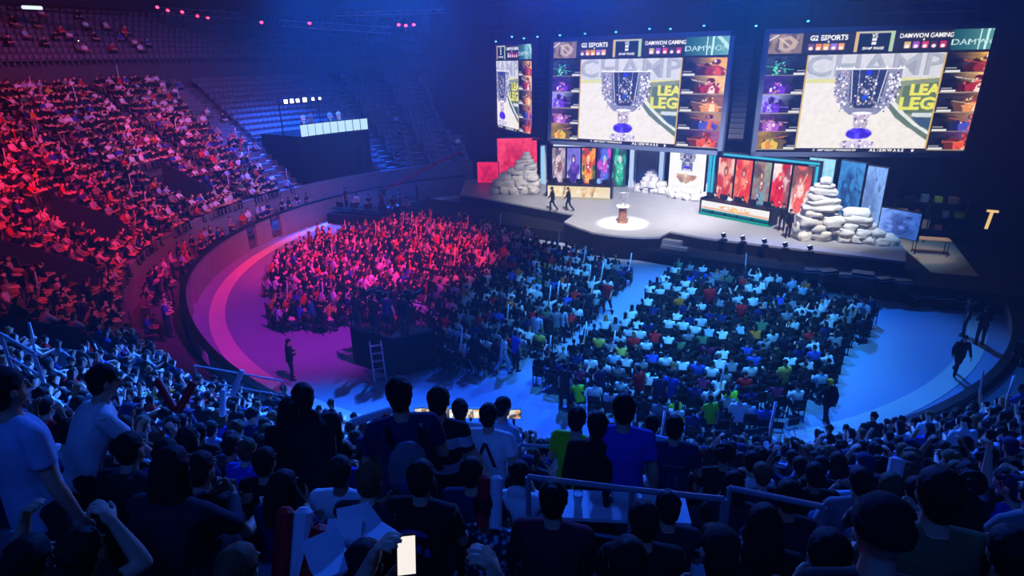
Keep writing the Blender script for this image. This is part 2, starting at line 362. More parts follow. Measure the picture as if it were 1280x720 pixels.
def part_mesh(kind, pose, sub=''):
    key = (kind, pose, sub)
    if key not in _pm:
        J = SKEL[pose] if pose else None; P = POSES[pose] if pose else None
        if kind == 'shirt': me = shirt_prims(P, J, sub).skin('shirt', .012, .22)
        elif kind == 'trousers': me = legs_prims(P, J).skin('trousers', .013, .22)
        elif kind == 'shoe': me = shoe_prims(J, sub).skin('shoe', .008, .25)
        else: me = hair_prims(sub).skin('hair', .008, .25 if sub != 'curly' else .35, 2 if sub != 'curly' else 1)
        me.materials.append(MATS['cloth_black']); _pm[key] = me
    return _pm[key]
def setmat(o, i, m): o.material_slots[i].link = 'OBJECT'; o.material_slots[i].material = m
HAIRNAME = dict(short='hair', long='hair', bun='hair', curly='hair', cap='cap', beanie='beanie', headset='headset')
def person(pose, loc, rz, shirt, trousers='cloth_dark', hair='short', haircol='hair_black', skin='skin_a', sleeve='tee', scale=1.0, shoes='cloth_black', label=None, group=None, nparts=4):
    o = link('person', body_mesh(pose)); o.location = tuple(map(float, loc)); o.rotation_euler = (0, 0, rz); o.scale = (scale,)*3
    setmat(o, 0, MATS[skin]); tag(o, label, 'person', group); J = SKEL[pose]
    if nparts == 0: return o
    c = link('t_shirt' if sleeve == 'tee' else sleeve, part_mesh('shirt', pose, sleeve), o); setmat(c, 0, MATS[shirt])
    c = link('trousers', part_mesh('trousers', pose), o); setmat(c, 0, MATS[trousers])
    if hair != 'bald':
        c = link(HAIRNAME[hair], part_mesh('hair', None, hair), o); setmat(c, 0, MATS[haircol])
        M = Matrix([list(r) for r in J['Rh']]).to_4x4(); M.translation = Vector(J['head']); c.matrix_local = M
    if not POSES[pose]['sit']:
        for s in (1, -1): c = link('shoe', part_mesh('shoe', pose, s), o); setmat(c, 0, MATS[shoes])
    return o

# far people: the same figures at a coarser grain, thousands of them in one mass
def crowd_proto(pose, hair='short', stick=False, sleeve='tee', faces=230):
    P = POSES[pose]; J = SKEL[pose]; p = Prims(); t, f = J['t'], J['f']; pel = J['pel']; h, R = J['head'], J['Rh']
    p.ell(h+R @ np.array([0, .012, -.005]), (.074, .092, .115), R, 1); p.cap(J['neck']-.04*t, .06, h, .055, 1)
    p.ell(h+R @ np.array([0, -.02, .04]), (.088, .1, .092), R, 5)
    if hair == 'long': p.cap(h+np.array([0, -.07, 0]), .08, h+np.array([0, -.1, -.25]), .07, 5)
    p.loft([(pel-.08*t, .175, .13, f), (J['waist'], .165, .125, f), (J['chest'], .19, .14, f), (pel+.44*t, .18, .12, f), (pel+.52*t, .08, .07, f)], 2)
    for s in (1, -1):
        q = J[s]; p.cap(q['S'], .075, q['S']+.6*(q['E']-q['S']), .066, 2); p.cap(q['S']+.6*(q['E']-q['S']), .05, q['E'], .05, 1 if sleeve == 'tee' else 2); p.cap(q['E'], .05, q['W'], .042, 1 if sleeve == 'tee' else 2); p.ell(q['W']+.06*q['d'], (.05, .05, .05), np.eye(3), 1)
        p.cap(q['hip'], .1, q['K'], .075, 3); p.cap(q['K'], .07, q['A'], .05, 3); p.cap(q['A']+np.array([0, 0, -.03]), .045, q['A']+np.array([0, .14, -.045]), .04, 4)
    if stick: w = J[1]['W']+.06*J[1]['d']; p.cap(w, .038, w+np.array([.05, .05, .62]), .038, 6)
    me = p.skin('crowd', .034, 1, 1); n = len(me.polygons); bpy.data.meshes
    o = bpy.data.objects.new('tmp', me); COL.objects.link(o); d = o.modifiers.new('d', 'DECIMATE'); d.ratio = min(1, faces/(2.0*n))
    tr = o.modifiers.new('t', 'TRIANGULATE'); dg = bpy.context.evaluated_depsgraph_get(); m2 = bpy.data.meshes.new_from_object(o.evaluated_get(dg)); bpy.data.objects.remove(o)
    v = np.zeros(len(m2.vertices)*3); m2.vertices.foreach_get('co', v); v = v.reshape(-1, 3)
    fs = np.zeros(len(m2.polygons)*3, np.int32); m2.polygons.foreach_get('vertices', fs); fs = fs.reshape(-1, 3)
    lab = p.labels(v[fs].mean(1)); bpy.data.meshes.remove(m2); bpy.data.meshes.remove(me)
    return v, fs, lab
# ------------------------------------------------------------------ materials used by name
mat('skin_a', (.80, .62, .52), .55); mat('skin_b', (.62, .44, .35), .55); mat('skin_c', (.88, .72, .62), .55); mat('eye', (.05, .04, .04), .3)
for n, c in dict(cloth_black=(.06, .06, .07), cloth_dark=(.12, .13, .18), cloth_navy=(.10, .13, .32), cloth_white=(.86, .87, .88), cloth_grey=(.45, .46, .5), cloth_pale=(.62, .72, .84), cloth_blue=(.12, .25, .75), cloth_red=(.75, .08, .12), cloth_maroon=(.48, .04, .16), cloth_green=(.12, .42, .25), cloth_tan=(.62, .5, .38), cloth_denim=(.22, .3, .48), cloth_purple=(.4, .18, .6), cloth_olive=(.34, .36, .24), cloth_orange=(.9, .4, .08), cloth_teal=(.1, .45, .5)).items(): mat(n, c, .85, .18, 30, bump=.12)
mat('hair_black', (.045, .04, .045), .75, .3, 60, bump=.3); mat('hair_brown', (.16, .11, .08), .75, .3, 60, bump=.3); mat('hair_fair', (.38, .29, .19), .75, .3, 60, bump=.3); mat('yellow_cap', (.95, .75, .08), .7)
def hivis():
    m = mat('hi_vis', (.55, .85, .06), .6); return m
hivis(); mat('hi_vis_orange', (1., .42, .1), .6)
def striped():
    m = mat('cloth_striped', (.1, .1, .12), .85); nt = m.node_tree; b = nt.nodes['Principled BSDF']; tc = nt.nodes.new('ShaderNodeTexCoord'); sp = nt.nodes.new('ShaderNodeSeparateXYZ'); nt.links.new(tc.outputs['Object'], sp.inputs[0])
    a = nt.nodes.new('ShaderNodeMath'); a.operation = 'MULTIPLY'; a.inputs[1].default_value = 4.4; nt.links.new(sp.outputs['Z'], a.inputs[0]); f = nt.nodes.new('ShaderNodeMath'); f.operation = 'FRACT'; nt.links.new(a.outputs[0], f.inputs[0])
    g = nt.nodes.new('ShaderNodeMath'); g.operation = 'GREATER_THAN'; g.inputs[1].default_value = .62; nt.links.new(f.outputs[0], g.inputs[0]); mx = nt.nodes.new('ShaderNodeMix'); mx.data_type = 'RGBA'; mx.inputs[6].default_value = (.006, .006, .01, 1); mx.inputs[7].default_value = (.55, .56, .6, 1)
    nt.links.new(g.outputs[0], mx.inputs[0]); nt.links.new(mx.outputs[2], b.inputs['Base Color'])
striped()
def floral():
    m = mat('cloth_floral', (.2, .25, .35), .85); nt = m.node_tree; b = nt.nodes['Principled BSDF']; tc = nt.nodes.new('ShaderNodeTexCoord'); v = nt.nodes.new('ShaderNodeTexVoronoi'); v.inputs['Scale'].default_value = 22; nt.links.new(tc.outputs['Object'], v.inputs['Vector'])
    r = nt.nodes.new('ShaderNodeValToRGB'); r.color_ramp.elements[0].position = .25; r.color_ramp.elements[0].color = (.45, .5, .6, 1); r.color_ramp.elements[1].position = .5; r.color_ramp.elements[1].color = (.02, .025, .05, 1); nt.links.new(v.outputs['Distance'], r.inputs[0]); nt.links.new(r.outputs[0], b.inputs['Base Color'])
floral()
CONC = mat('concrete', (.50, .51, .53), .85, .18, 1.5, bump=.1); CONC_D = mat('concrete_dark', (.30, .31, .34), .9, .2, 1.2); FLOORM = mat('arena_floor', (.52, .58, .68), .55, .07, .8, spec=.35); STRIP = mat('floor_strip', (.80, .78, .74), .8, .08, 1.0)
BLACK = mat('black_drape', (.055, .055, .065), .95, .25, 2.0, bump=.2); BLK = mat('black_metal', (.05, .05, .055), .45); STEEL = mat('steel', (.62, .64, .68), .35, metal=.6); RAILM = mat('painted_rail', (.5, .54, .6), .4, .1, 8); SEATM = mat('seat_plastic', (.40, .42, .47), .5); DECK = mat('stage_deck', (.60, .60, .62), .45, .14, .9, spec=.4); CEIL = mat('ceiling_dark', (.10, .11, .16), .95, .2, .3)
WHITE = mat('white_paint', (.85, .85, .86), .5); ROCK = mat('rock', (.76, .75, .72), .9, .4, 4.5, bump=.9); DARKW = mat('dark_wall', (.16, .18, .24), .9, .2, .6)

# ------------------------------------------------------------------ the hall
def band(mb, th0, th1, prof, step=1.5, closed=False):
    n = max(2, int(round(abs(th1-th0)/step))+1); ths = np.linspace(th0, th1, n); k = len(prof)
    vs = [pol(R, th, z) for th in ths for R, z in prof]; fs = []
    for i in range(n-1):
        for j in range(k-1 if not closed else k): a, b_ = i*k+j, i*k+(j+1) % k; fs.append((a, b_, b_+k, a+k))
    if closed: fs += [tuple(range(k-1, -1, -1)), tuple((n-1)*k+j for j in range(k))]
    return mb.add(vs, fs)
S = 'structure'
m = MB(); m.lathe([(24.6, -.3), (24.6, 0)], (CX, CY, 0), 128); m.build('floor', FLOORM, kind=S)
m = MB(); m.box((CX, CY, -.4), (140, 140, .1)); m.build('ground', CONC_D, kind=S)
m = MB(); band(m, 95, 335, [(20.3, .006), (21.05, .006), (21.05, .02), (20.3, .02)], 2, True); m.build('trim_1', STRIP, kind=S)
# barrier round the floor, with a dark top rail, and the walkway behind it
GATES = [163.5, 171, 199, 221]
HB = lambda th: 1.62-.95*min(1, max(0, (th-205)/40))               # the barrier is lower on the near side
def ring(mb, t0, t1, fprof, step=1.5):
    n = max(2, int(round((t1-t0)/step))+1); L = [[pol(R, th, z) for R, z in fprof(th)] for th in np.linspace(t0, t1, n)]; k = len(L[0])
    mb.add([p for r in L for p in r], [(i*k+j, i*k+(j+1) % k, (i+1)*k+(j+1) % k, (i+1)*k+j) for i in range(n-1) for j in range(k)]+[tuple(range(k-1, -1, -1)), tuple((n-1)*k+j for j in range(k))])
m = MB(); prev = 112
for g in GATES+[400]:
    e = min(g-1.5, 334); ring(m, prev, e, lambda th: [(21.8, 0), (21.8, HB(th)), (22.0, HB(th)), (22.0, 0)]); prev = g+1.5
    if g > 334: break
m.build('wall_barrier', CONC, kind=S)
m = MB(); ring(m, 112, 334, lambda th: [(21.76, HB(th)), (21.76, HB(th)+.08), (22.06, HB(th)+.08), (22.06, HB(th))]); m.build('trim_2', BLK, kind=S)
m = MB(); band(m, 112, 334, [(22.0, .0), (22.0, .5), (24.5, .5), (24.5, .0)], 1.5, True); m.build('floor_walkway', CONC_D, kind=S)
m = MB(); band(m, 108, 334, [(24.4, .4), (24.4, 2.42), (24.6, 2.42), (24.6, .4)], 1.5, True); m.build('wall_podium', CONC, kind=S)
m = MB(); band(m, 108, 334, [(24.36, 2.42), (24.36, 2.5), (24.64, 2.5), (24.64, 2.42)], 1.5, True); m.build('trim_3', RAILM, kind=S)
# stepped seating bowl, cut away at the passage openings
RK = lambda k: 24.86+.68*k
ZK = lambda k: 2.06+.438*k
RP, RISE = .34, .438
NROW = 19
VOMS = [(169.3, 2, 6, 2.6), (190.5, 2, 6, 2.8), (206.8, 1, 5, 3.0), (228, 2, 6, 3.0), (140, 2, 6, 2.6)]      # angle, rows, width
def in_vom(k, th, pad=0.0):
    for a, k0, k1, w in VOMS:
        if k0 <= k <= k1 and abs((th-a+180) % 360-180)*R_(1)*RK(k) < w/2+pad: return True
    return False
TH0, TH1, DT = 108.0, 334.0, .75
m = MB(); ths = np.arange(TH0, TH1+DT/2, DT)
for k in range(NROW):
    r0, r1, z = RK(k)-RP, RK(k)+RP, ZK(k); zb = z-RISE if k else .4
    for i in range(len(ths)-1):
        a, b_ = ths[i], ths[i+1]
        if in_vom(k, (a+b_)/2): continue
        m.add([pol(r0, a, zb), pol(r0, b_, zb), pol(r0, a, z), pol(r0, b_, z), pol(r1, a, z), pol(r1, b_, z)], [(0, 1, 3, 2), (2, 3, 5, 4)])
m.build('floor_terrace', CONC_D, kind=S)
for n, (a, k0, k1, w) in enumerate(VOMS):
    m = MB(); z0 = ZK(k0)-RISE; r0, r1 = RK(k0)-RP, RK(k1)+RP; d = math.degrees(w/2/RK(k0))
    def P(R, s, z): q = pol(R, a, z); t = R_(a); return (q[0]-math.sin(t)*s, q[1]+math.cos(t)*s, z)
    m.add([P(r0, -w/2, z0), P(r0, w/2, z0), P(r1, w/2, z0), P(r1, -w/2, z0)], [(0, 1, 2, 3)])
    top = ZK(k1)+.95
    m.add([P(r1, -w/2-.1, z0), P(r1, w/2+.1, z0), P(r1, w/2+.1, top), P(r1, -w/2-.1, top), P(r1+.12, -w/2-.1, z0), P(r1+.12, w/2+.1, z0), P(r1+.12, w/2+.1, top), P(r1+.12, -w/2-.1, top)], [(0, 1, 2, 3), (7, 6, 5, 4), (3, 2, 6, 7), (0, 3, 7, 4), (1, 5, 6, 2)])
    for s in (-1, 1):
        s0, s1 = s*w/2, s*(w/2+.12); tp = [(r0, ZK(k0)+.85), (r1, top)]
        m.add([P(r0, s0, z0), P(r1, s0, z0), P(r1, s0, tp[1][1]), P(r0, s0, tp[0][1]), P(r0, s1, z0), P(r1, s1, z0), P(r1, s1, tp[1][1]), P(r0, s1, tp[0][1])], [(0, 1, 2, 3), (7, 6, 5, 4), (3, 2, 6, 7), (0, 3, 7, 4), (1, 5, 6, 2)])
    m.build('wall_passage', DARKW, kind=S)
# upper tier
UR = lambda k: 39.0+.8*k
UZ = lambda k: 12.0+.46*k
m = MB(); band(m, TH0, TH1, [(37.44, 9.94), (38.6, 9.94), (38.6, 12.0)], 2)
for k in range(9): band(m, TH0, TH1, [(UR(k)-.4, UZ(k)), (UR(k)+.4, UZ(k)), (UR(k)+.4, UZ(k+1))], 2)
m.build('floor_gallery', CONC_D, kind=S)
m = MB(); band(m, TH0, TH1, [(45.8, 15), (45.8, 24)], 2); m.build('wall_rear', DARKW, kind=S)
m = MB(); m.lathe([(49, 24), (49, 24.3)], (CX, CY, 0), 64); m.build('ceiling', CEIL, kind=S)
# black curtains that shut off the stage end
m = MB(); pts = [(-7.5, 66.5), (-5.5, 63.5), (9, 60.5), (22, 52.5), (29, 42), (31, 36), (37, 22)]
cur = []
for (a, b_) in zip(pts, pts[1:]):
    L = math.hypot(b_[0]-a[0], b_[1]-a[1]); n = int(L/.35); nx, ny = -(b_[1]-a[1])/L, (b_[0]-a[0])/L
    for i in range(n): w = .09*math.sin(i*1.9)+.05*math.sin(i*.7); cur.append((a[0]+(b_[0]-a[0])*i/n+nx*w, a[1]+(b_[1]-a[1])*i/n+ny*w))
n = len(cur); m.add([(x, y, 0) for x, y in cur]+[(x, y, 23.5) for x, y in cur], [(i, i+1, n+i+1, n+i) for i in range(n-1)]); m.build('wall_stage', BLACK, kind=S, smooth=True)
m = MB(); m.prism([(20.5, 29.5), (28.5, 24.5), (34, 27), (31, 36), (27, 43), (23, 36)], 0, .02); m.build('floor_shade', BLACK, kind=S)  # black sheet added to keep this floor dark under spilled stage light

# ------------------------------------------------------------------ stage
ZS = 1.5
st = thing('stage', 'long grey concert stage with rounded thrust and black skirt under the screens', 'stage', (9, 42, 0))
off = lambda pts: [(p[0]-9, p[1]-42) for p in pts]
front = [at(575, 243, ZS), at(620, 250, ZS), at(718, 268, ZS), at(705, 277, ZS), at(722, 284, ZS), at(740, 290, ZS), at(760, 293, ZS), at(780, 295, ZS), at(805, 296.5, ZS), at(825, 296, ZS), at(838, 289, ZS), at(880, 297, ZS), at(1000, 311, ZS), at(1132, 327, ZS)]
front = [(p[0], p[1]) for p in front]
back = [(21.7, 32.2), (23.6, 37), (22, 46), (14, 54), (4, 58.2), (-4, 56)]
m = MB(); m.prism(off(front+back), ZS-.12, ZS); m.build('deck', DECK, st)
m = MB(); fr = off(front); n = len(fr); m.add([(x, y, 0) for x, y in fr]+[(x, y, ZS-.12) for x, y in fr], [(i, i+1, n+i+1, n+i) for i in range(n-1)]); m.build('skirt', BLACK, st)
ap = [(-9.1, 49.5), (-4.7, 45.2), (4.4, 39.6), (7.6, 36.1), (9.6, 34.7), (15.6, 31), (19.9, 28.3), (24.4, 26.1), (26, 29), (21, 31), (16.5, 33), (11.5, 35.7), (9.6, 36.9), (4, 42.4), (-1, 47.4), (-4.2, 50), (-7, 52)]
m = MB(); m.prism(off(ap), .0, .75); m.build('apron', BLACK, st)
m = MB()
for i in range(4):
    a = np.array([9.55, 36.2])+np.array([.30, -.42])*i*.9; h = ZS-.3*(i+1); m.box((a[0]-9, a[1]-42, (h+.75)/2+.02), (1.9, .42, max(.06, h-.70)), -.62)
m.build('step', STEEL, st)
# coloured printed and lit panels of the set -----------------------------------------------
def figure_pic(seed, bg, cols, w=28, h=48, sk=(.85, .7, .6)):
    rg = np.random.default_rng(seed); p = Pic(w, h, bg[0]); p.mixin(np.clip(1-p.y*1.2, 0, 1), bg[1])
    p.speckle(.5, .5, .55, .55, 16, [bg[0], bg[1]]+list(cols), (.08, .25), rg); cx = .5+rg.uniform(-.1, .1)
    p.ell(cx, .3, .3, .3, cols[0], .5); p.ell(cx+.05, .5, .2, .16, cols[1], .5); p.ell(cx, .72, .13, .1, cols[2], .5); p.ell(cx, .7, .07, .06, sk, .5)
    p.line((cx-.3, .15), (cx+.3, .85), .02, cols[1], .8); p.speckle(cx, .4, .3, .3, 10, [cols[2], cols[0], (1, .95, .9)], (.02, .05), rg); return p.grain(.08)
SCR = attr_mat('lit_picture', strength=1.25); SCRD = attr_mat('lit_picture_soft', strength=1.15); PRN = attr_mat('printed_picture', rough=.6)
def panel(name, base, top_z, pA, pB, pic, m, label, cat, group=None, thick=.18, frame=BLK, z0=ZS, bezel=.05):
    """flat panel standing between two floor points pA, pB; picture faces the audience"""
    A, B = np.array(pA[:2]), np.array(pB[:2]); W = np.linalg.norm(B-A); a = math.atan2(B[1]-A[1], B[0]-A[0]); mid = (A+B)/2
    t = thing(name, label, cat, (mid[0], mid[1], z0), a, group); Hh = top_z-z0
    b = MB(); b.box((0, thick/2, Hh/2), (W, thick, Hh)); b.build('frame', frame, t, bevel=.015)
    link('picture', pic.mesh('picture', W-2*bezel, Hh-2*bezel, m, bezel, -.012), t); return t
def lightcol(px, z1, col, base=None, label='', w=.45, strength=1.0, pA=None):
    t = thing('light_column', label, 'light column', (pA[0], pA[1], ZS), -.5, 'lit columns of the stage set'); b = MB(); b.box((0, 0, (z1-ZS)/2), (w, .3, z1-ZS)); b.build('housing', WHITE, t, bevel=.02)
    b = MB(); b.box((0, -.17, (z1-ZS)/2), (w*.7, .05, z1-ZS-.2)); b.build('light_strip', emit('strip_%d' % int(px), col, strength), t); return t
E1, E2 = np.array([3.6, 52.6]), np.array([9.75, 51.1])
lp = [((.60, .52, .52), (.35, .30, .38), [(.75, .68, .7), (.5, .32, .34), (.85, .8, .8)]), ((.45, .42, .75), (.85, .86, .98), [(.25, .18, .5), (.42, .25, .7), (.2, .15, .4)]), ((.9, .45, .12), (.15, .35, .15), [(.95, .6, .15), (.75, .2, .1), (1, .8, .4)]), ((.35, .12, .5), (.2, .1, .35), [(.3, .4, .8), (.75, .3, .75), (.5, .75, .95)]), ((.12, .3, .28), (.25, .3, .3), [(.15, .65, .5), (.3, .75, .6), (.75, .9, .85)])]
ln = ['pale grey-rose', 'lavender and white', 'orange and green', 'violet', 'dark green']
for i in range(5):
    a, b_ = E1+(E2-E1)*(i/5+.004), E1+(E2-E1)*((i+1)/5-.004)
    panel('banner_panel', None, 4.72, a, b_, figure_pic(20+i, lp[i][:2], lp[i][2]), SCR, f'{ln[i]} lit portrait panel, {["first", "second", "third", "fourth", "fifth"][i]} from the rock pyramid behind the left desk', 'banner', 'portrait panels behind the left desk')
rp = [((.93, .72, .62), (.8, .45, .35), [(.75, .2, .15), (.9, .5, .4), (.5, .15, .12)]), ((.9, .3, .2), (.8, .4, .25), [(.85, .2, .1), (.95, .55, .4), (.6, .1, .08)]), ((.55, .6, .5), (.62, .42, .38), [(.45, .6, .65), (.6, .4, .35), (.4, .3, .28)]), ((.95, .85, .82), (.55, .3, .28), [(.85, .15, .18), (.75, .1, .12), (.9, .2, .2)]), ((.5, .3, .26), (.95, .9, .86), [(.9, .35, .3), (.95, .8, .75), (.8, .3, .25)])]
rn = ['peach', 'vermilion', 'grey-green', 'white and crimson', 'brown and coral']
G1, G2 = np.array(at(898.5, 194.8, 4.85)[:2]), np.array(at(1018.5, 207.4, 4.85)[:2])
for i in range(5):
    a, b_ = G1+(G2-G1)*(i/5+.004), G1+(G2-G1)*((i+1)/5-.004)
    panel('banner_panel', None, 4.80, a, b_, figure_pic(50+i, rp[i][:2], rp[i][2]), SCR, f'{rn[i]} lit portrait panel, {["first", "second", "third", "fourth", "fifth"][i]} from the white trophy panel behind the right desk', 'banner', 'portrait panels behind the right desk')
# cyan and white frames, columns and the doorway between the two desks
gd = (G2-G1)/np.linalg.norm(G2-G1); ga = math.atan2(gd[1], gd[0])
t = thing('portal_frame', 'cyan lit frame round the right-hand portrait panels', 'light frame', (*((G1+G2)/2), ZS), ga); W = np.linalg.norm(G2-G1)
b = MB(); b.box((0, .1, 3.52), (W+.8, .45, .28)); b.box((-W/2-.25, .1, 1.7), (.32, .45, 3.4)); b.box((W/2+.25, .1, 1.7), (.32, .45, 3.4)); b.build('frame', DARKW, t)
b = MB(); b.box((0, -.14, 3.52), (W+.7, .04, .14)); b.box((-W/2-.25, -.14, 1.7), (.16, .04, 3.3)); b.box((W/2+.25, -.14, 1.7), (.16, .04, 3.3)); b.build('light_strip', emit('cyan_strip', (.25, .78, .9), 1.0), t)
t = thing('header_bar', 'white lit header bar above the left portrait panels', 'light bar', (*((E1+E2)/2+np.array([0, -.0])), 4.74), math.atan2(*(E2-E1)[::-1])); b = MB(); b.box((0, .1, .14), (6.6, .3, .24)); b.build('housing', DARKW, t); b = MB(); b.box((-1.4, -.07, .14), (3.2, .04, .14)); b.build('light_strip', emit('white_strip', (.85, .9, .98), 1.0), t)
lightcol(1, 4.85, (.62, .86, .95), label='pale cyan light column beside the rock pyramid', pA=(2.95, 53.0))
lightcol(2, 4.7, (.75, .85, .95), label='white light column left of the grey doorway', pA=(10.15, 50.9))
lightcol(3, 4.7, (.7, .82, .95), label='white light column right of the grey doorway', pA=(12.25, 49.5))
lightcol(4, 4.75, (.2, .75, .88), label='cyan light column right of the white trophy panel', w=.6, pA=(15.35, 46.6))
t = thing('doorway_panel', 'grey open doorway of the stage set behind low rocks', 'doorway', (11.25, 50.4, ZS), -.55); b = MB(); b.box((0, .5, 1.6), (1.9, .1, 3.2)); b.box((-.9, .2, 1.6), (.12, .7, 3.2)); b.box((.9, .2, 1.6), (.12, .7, 3.2)); b.box((0, .2, 3.25), (1.95, .7, .12)); b.build('frame', mat('grey_set', (.55, .58, .6), .7), t, bevel=.02)
def cup_pic(w, h, bg):
    p = Pic(w, h, bg); return p
def paint_cup(p, cx, y0, y1, sx, rng):
    H = y1-y0; g = lambda f: y0+f*H; dk, lt, md, bl = (.17, .20, .33), (.95, .94, .97), (.60, .58, .68), (.25, .14, .88); wm = (.78, .68, .68)
    p.ell(cx, g(.05), .13*sx, .055*H, (.78, .74, .82), .3); p.speckle(cx, g(.055), .14*sx, .05*H, 40, [lt, (.45, .42, .6), wm, lt], (.004, .011), rng)
    p.poly([(cx-.045*sx, g(.2)), (cx+.045*sx, g(.2)), (cx+.06*sx, g(.42)), (cx-.06*sx, g(.42))], (.72, .66, .72)); p.speckle(cx, g(.33), .06*sx, .1*H, 30, [lt, wm, (.4, .36, .5)], (.004, .009), rng)
    for k in range(9): a = k*.7; p.ell(cx+math.cos(a)*.06*sx, g(.185)+math.sin(a)*.03*H, .04*sx, .04*H, [bl, (.38, .28, .98), (.2, .1, .75)][k % 3], .3)
    p.poly([(cx-.245*sx, g(.965)), (cx+.245*sx, g(.965)), (cx+.235*sx, g(.70)), (cx+.19*sx, g(.55)), (cx+.10*sx, g(.42)), (cx-.10*sx, g(.42)), (cx-.19*sx, g(.55)), (cx-.235*sx, g(.70))], (.52, .52, .62))
    p.poly([(cx-.14*sx, g(.95)), (cx+.14*sx, g(.95)), (cx+.12*sx, g(.62)), (cx+.06*sx, g(.5)), (cx-.06*sx, g(.5)), (cx-.12*sx, g(.62))], dk)
    for s in (-1, 1):
        p.speckle(cx+s*.195*sx, g(.76), .055*sx, .2*H, 90, [lt, md, wm, (.28, .28, .42), lt], (.004, .010), rng); p.speckle(cx+s*.15*sx, g(.56), .06*sx, .1*H, 40, [lt, md, (.3, .3, .45)], (.004, .009), rng)
        p.line((cx+s*.13*sx, g(.95)), (cx+s*.1*sx, g(.58)), .004, lt, .8); p.line((cx+s*.07*sx, g(.95)), (cx+s*.05*sx, g(.55)), .003, md)
        for q in (.12, .22, .245): p.poly([(cx+s*(q-.012)*sx, g(.965)), (cx+s*(q+.012)*sx, g(.965)), (cx+s*q*sx, g(1.0))], lt)
    p.speckle(cx, g(.78), .07*sx, .1*H, 36, [lt, wm, md], (.004, .009), rng); p.speckle(cx, g(.62), .10*sx, .09*H, 50, [lt, wm, md, dk], (.004, .009), rng)
    p.ell(cx, g(.92), .022*sx, .03*H, (.15, .22, .85), .3); p.ell(cx, g(.63), .022*sx, .03*H, (.12, .3, .8), .3); p.ell(cx, g(.44), .075*sx, .018*H, lt, .3)
    p.line((cx-.245*sx, g(.965)), (cx+.245*sx, g(.965)), .005, lt); return p
p = Pic(60, 66, (.93, .92, .9)); p.rect(.34, .55, .66, 1, (.35, .42, .55)); paint_cup(p, .5, .55, 1.0, .9, RNG); p.poly([(.2, .45), (.8, .45), (.62, .3), (.5, .22), (.38, .3)], (.75, .62, .5)); p.speckle(.5, .38, .25, .1, 14, [(.8, .5, .35), (.9, .8, .7), (.55, .45, .4)], (.02, .05)); p.grain(.03)
panel('emblem_banner', None, 4.75, (12.75, 49.2), (15.0, 46.9), p, SCR, 'white lit panel with a cup emblem in the middle of the stage set', 'banner')
# red panels at the stage's far end, blue printed banners at its near end
def ink_pic(seed, a, b_, w=30, h=40):
    rg = np.random.default_rng(seed); p = Pic(w, h, a); p.ell(.5, .3, .35, .3, b_, .7, .8); p.ell(.45, .65, .2, .2, b_, .8, .7)
    for _ in range(9): x, y = rg.uniform(.1, .9, 2); p.line((x, y), (x+rg.uniform(-.3, .3), y+rg.uniform(-.3, .3)), .018, b_, .6)
    return p.speckle(.5, .45, .4, .4, 14, [a, b_], (.03, .09), rg).grain(.08)
panel('set_panel', None, 5.35, (-1.05, 54.5), (2.5, 54.35), ink_pic(1, (.93, .24, .33), (.75, .1, .2)), SCRD, 'tall red lit panel behind the rock pyramid', 'set panel')
panel('set_panel', None, 3.4, (-2.85, 54.3), (-.9, 54.0), ink_pic(2, (.88, .12, .25), (.7, .05, .15)), SCRD, 'low red lit panel at the far left end of the stage set', 'set panel')
panel('set_panel', None, 5.2, (20.2, 41.6), (21.4, 40.3), ink_pic(3, (.62, .85, .92), (.55, .78, .88), 16, 30), SCRD, 'pale cyan lit panel behind the tallest cairn', 'set panel')
for (x0, x1, yt0, yb, lab, sd, zt) in ((1052, 1084, 199, 290, 'teal-blue tall printed banner with dark ink drawing, left of the two tall ones', 4, 5.3), (1078, 1112, 205, 292, 'pale blue tall printed banner, right of the two tall ones', 5, 5.15), (1102, 1154, 258, 308, 'short pale blue printed banner at the right end of the stage', 6, 3.15)):
    z_t = zt; A = at(x0, yt0, z_t); B = at(x1, yt0+(5 if x1 < 1150 else 9), z_t)
    panel('set_panel', None, z_t, A, B, ink_pic(sd, [(.25, .5, .66), (.55, .68, .82), (.55, .66, .9)][sd-4], [(.12, .25, .4), (.38, .48, .62), (.3, .38, .6)][sd-4]), PRN, lab, 'set panel')
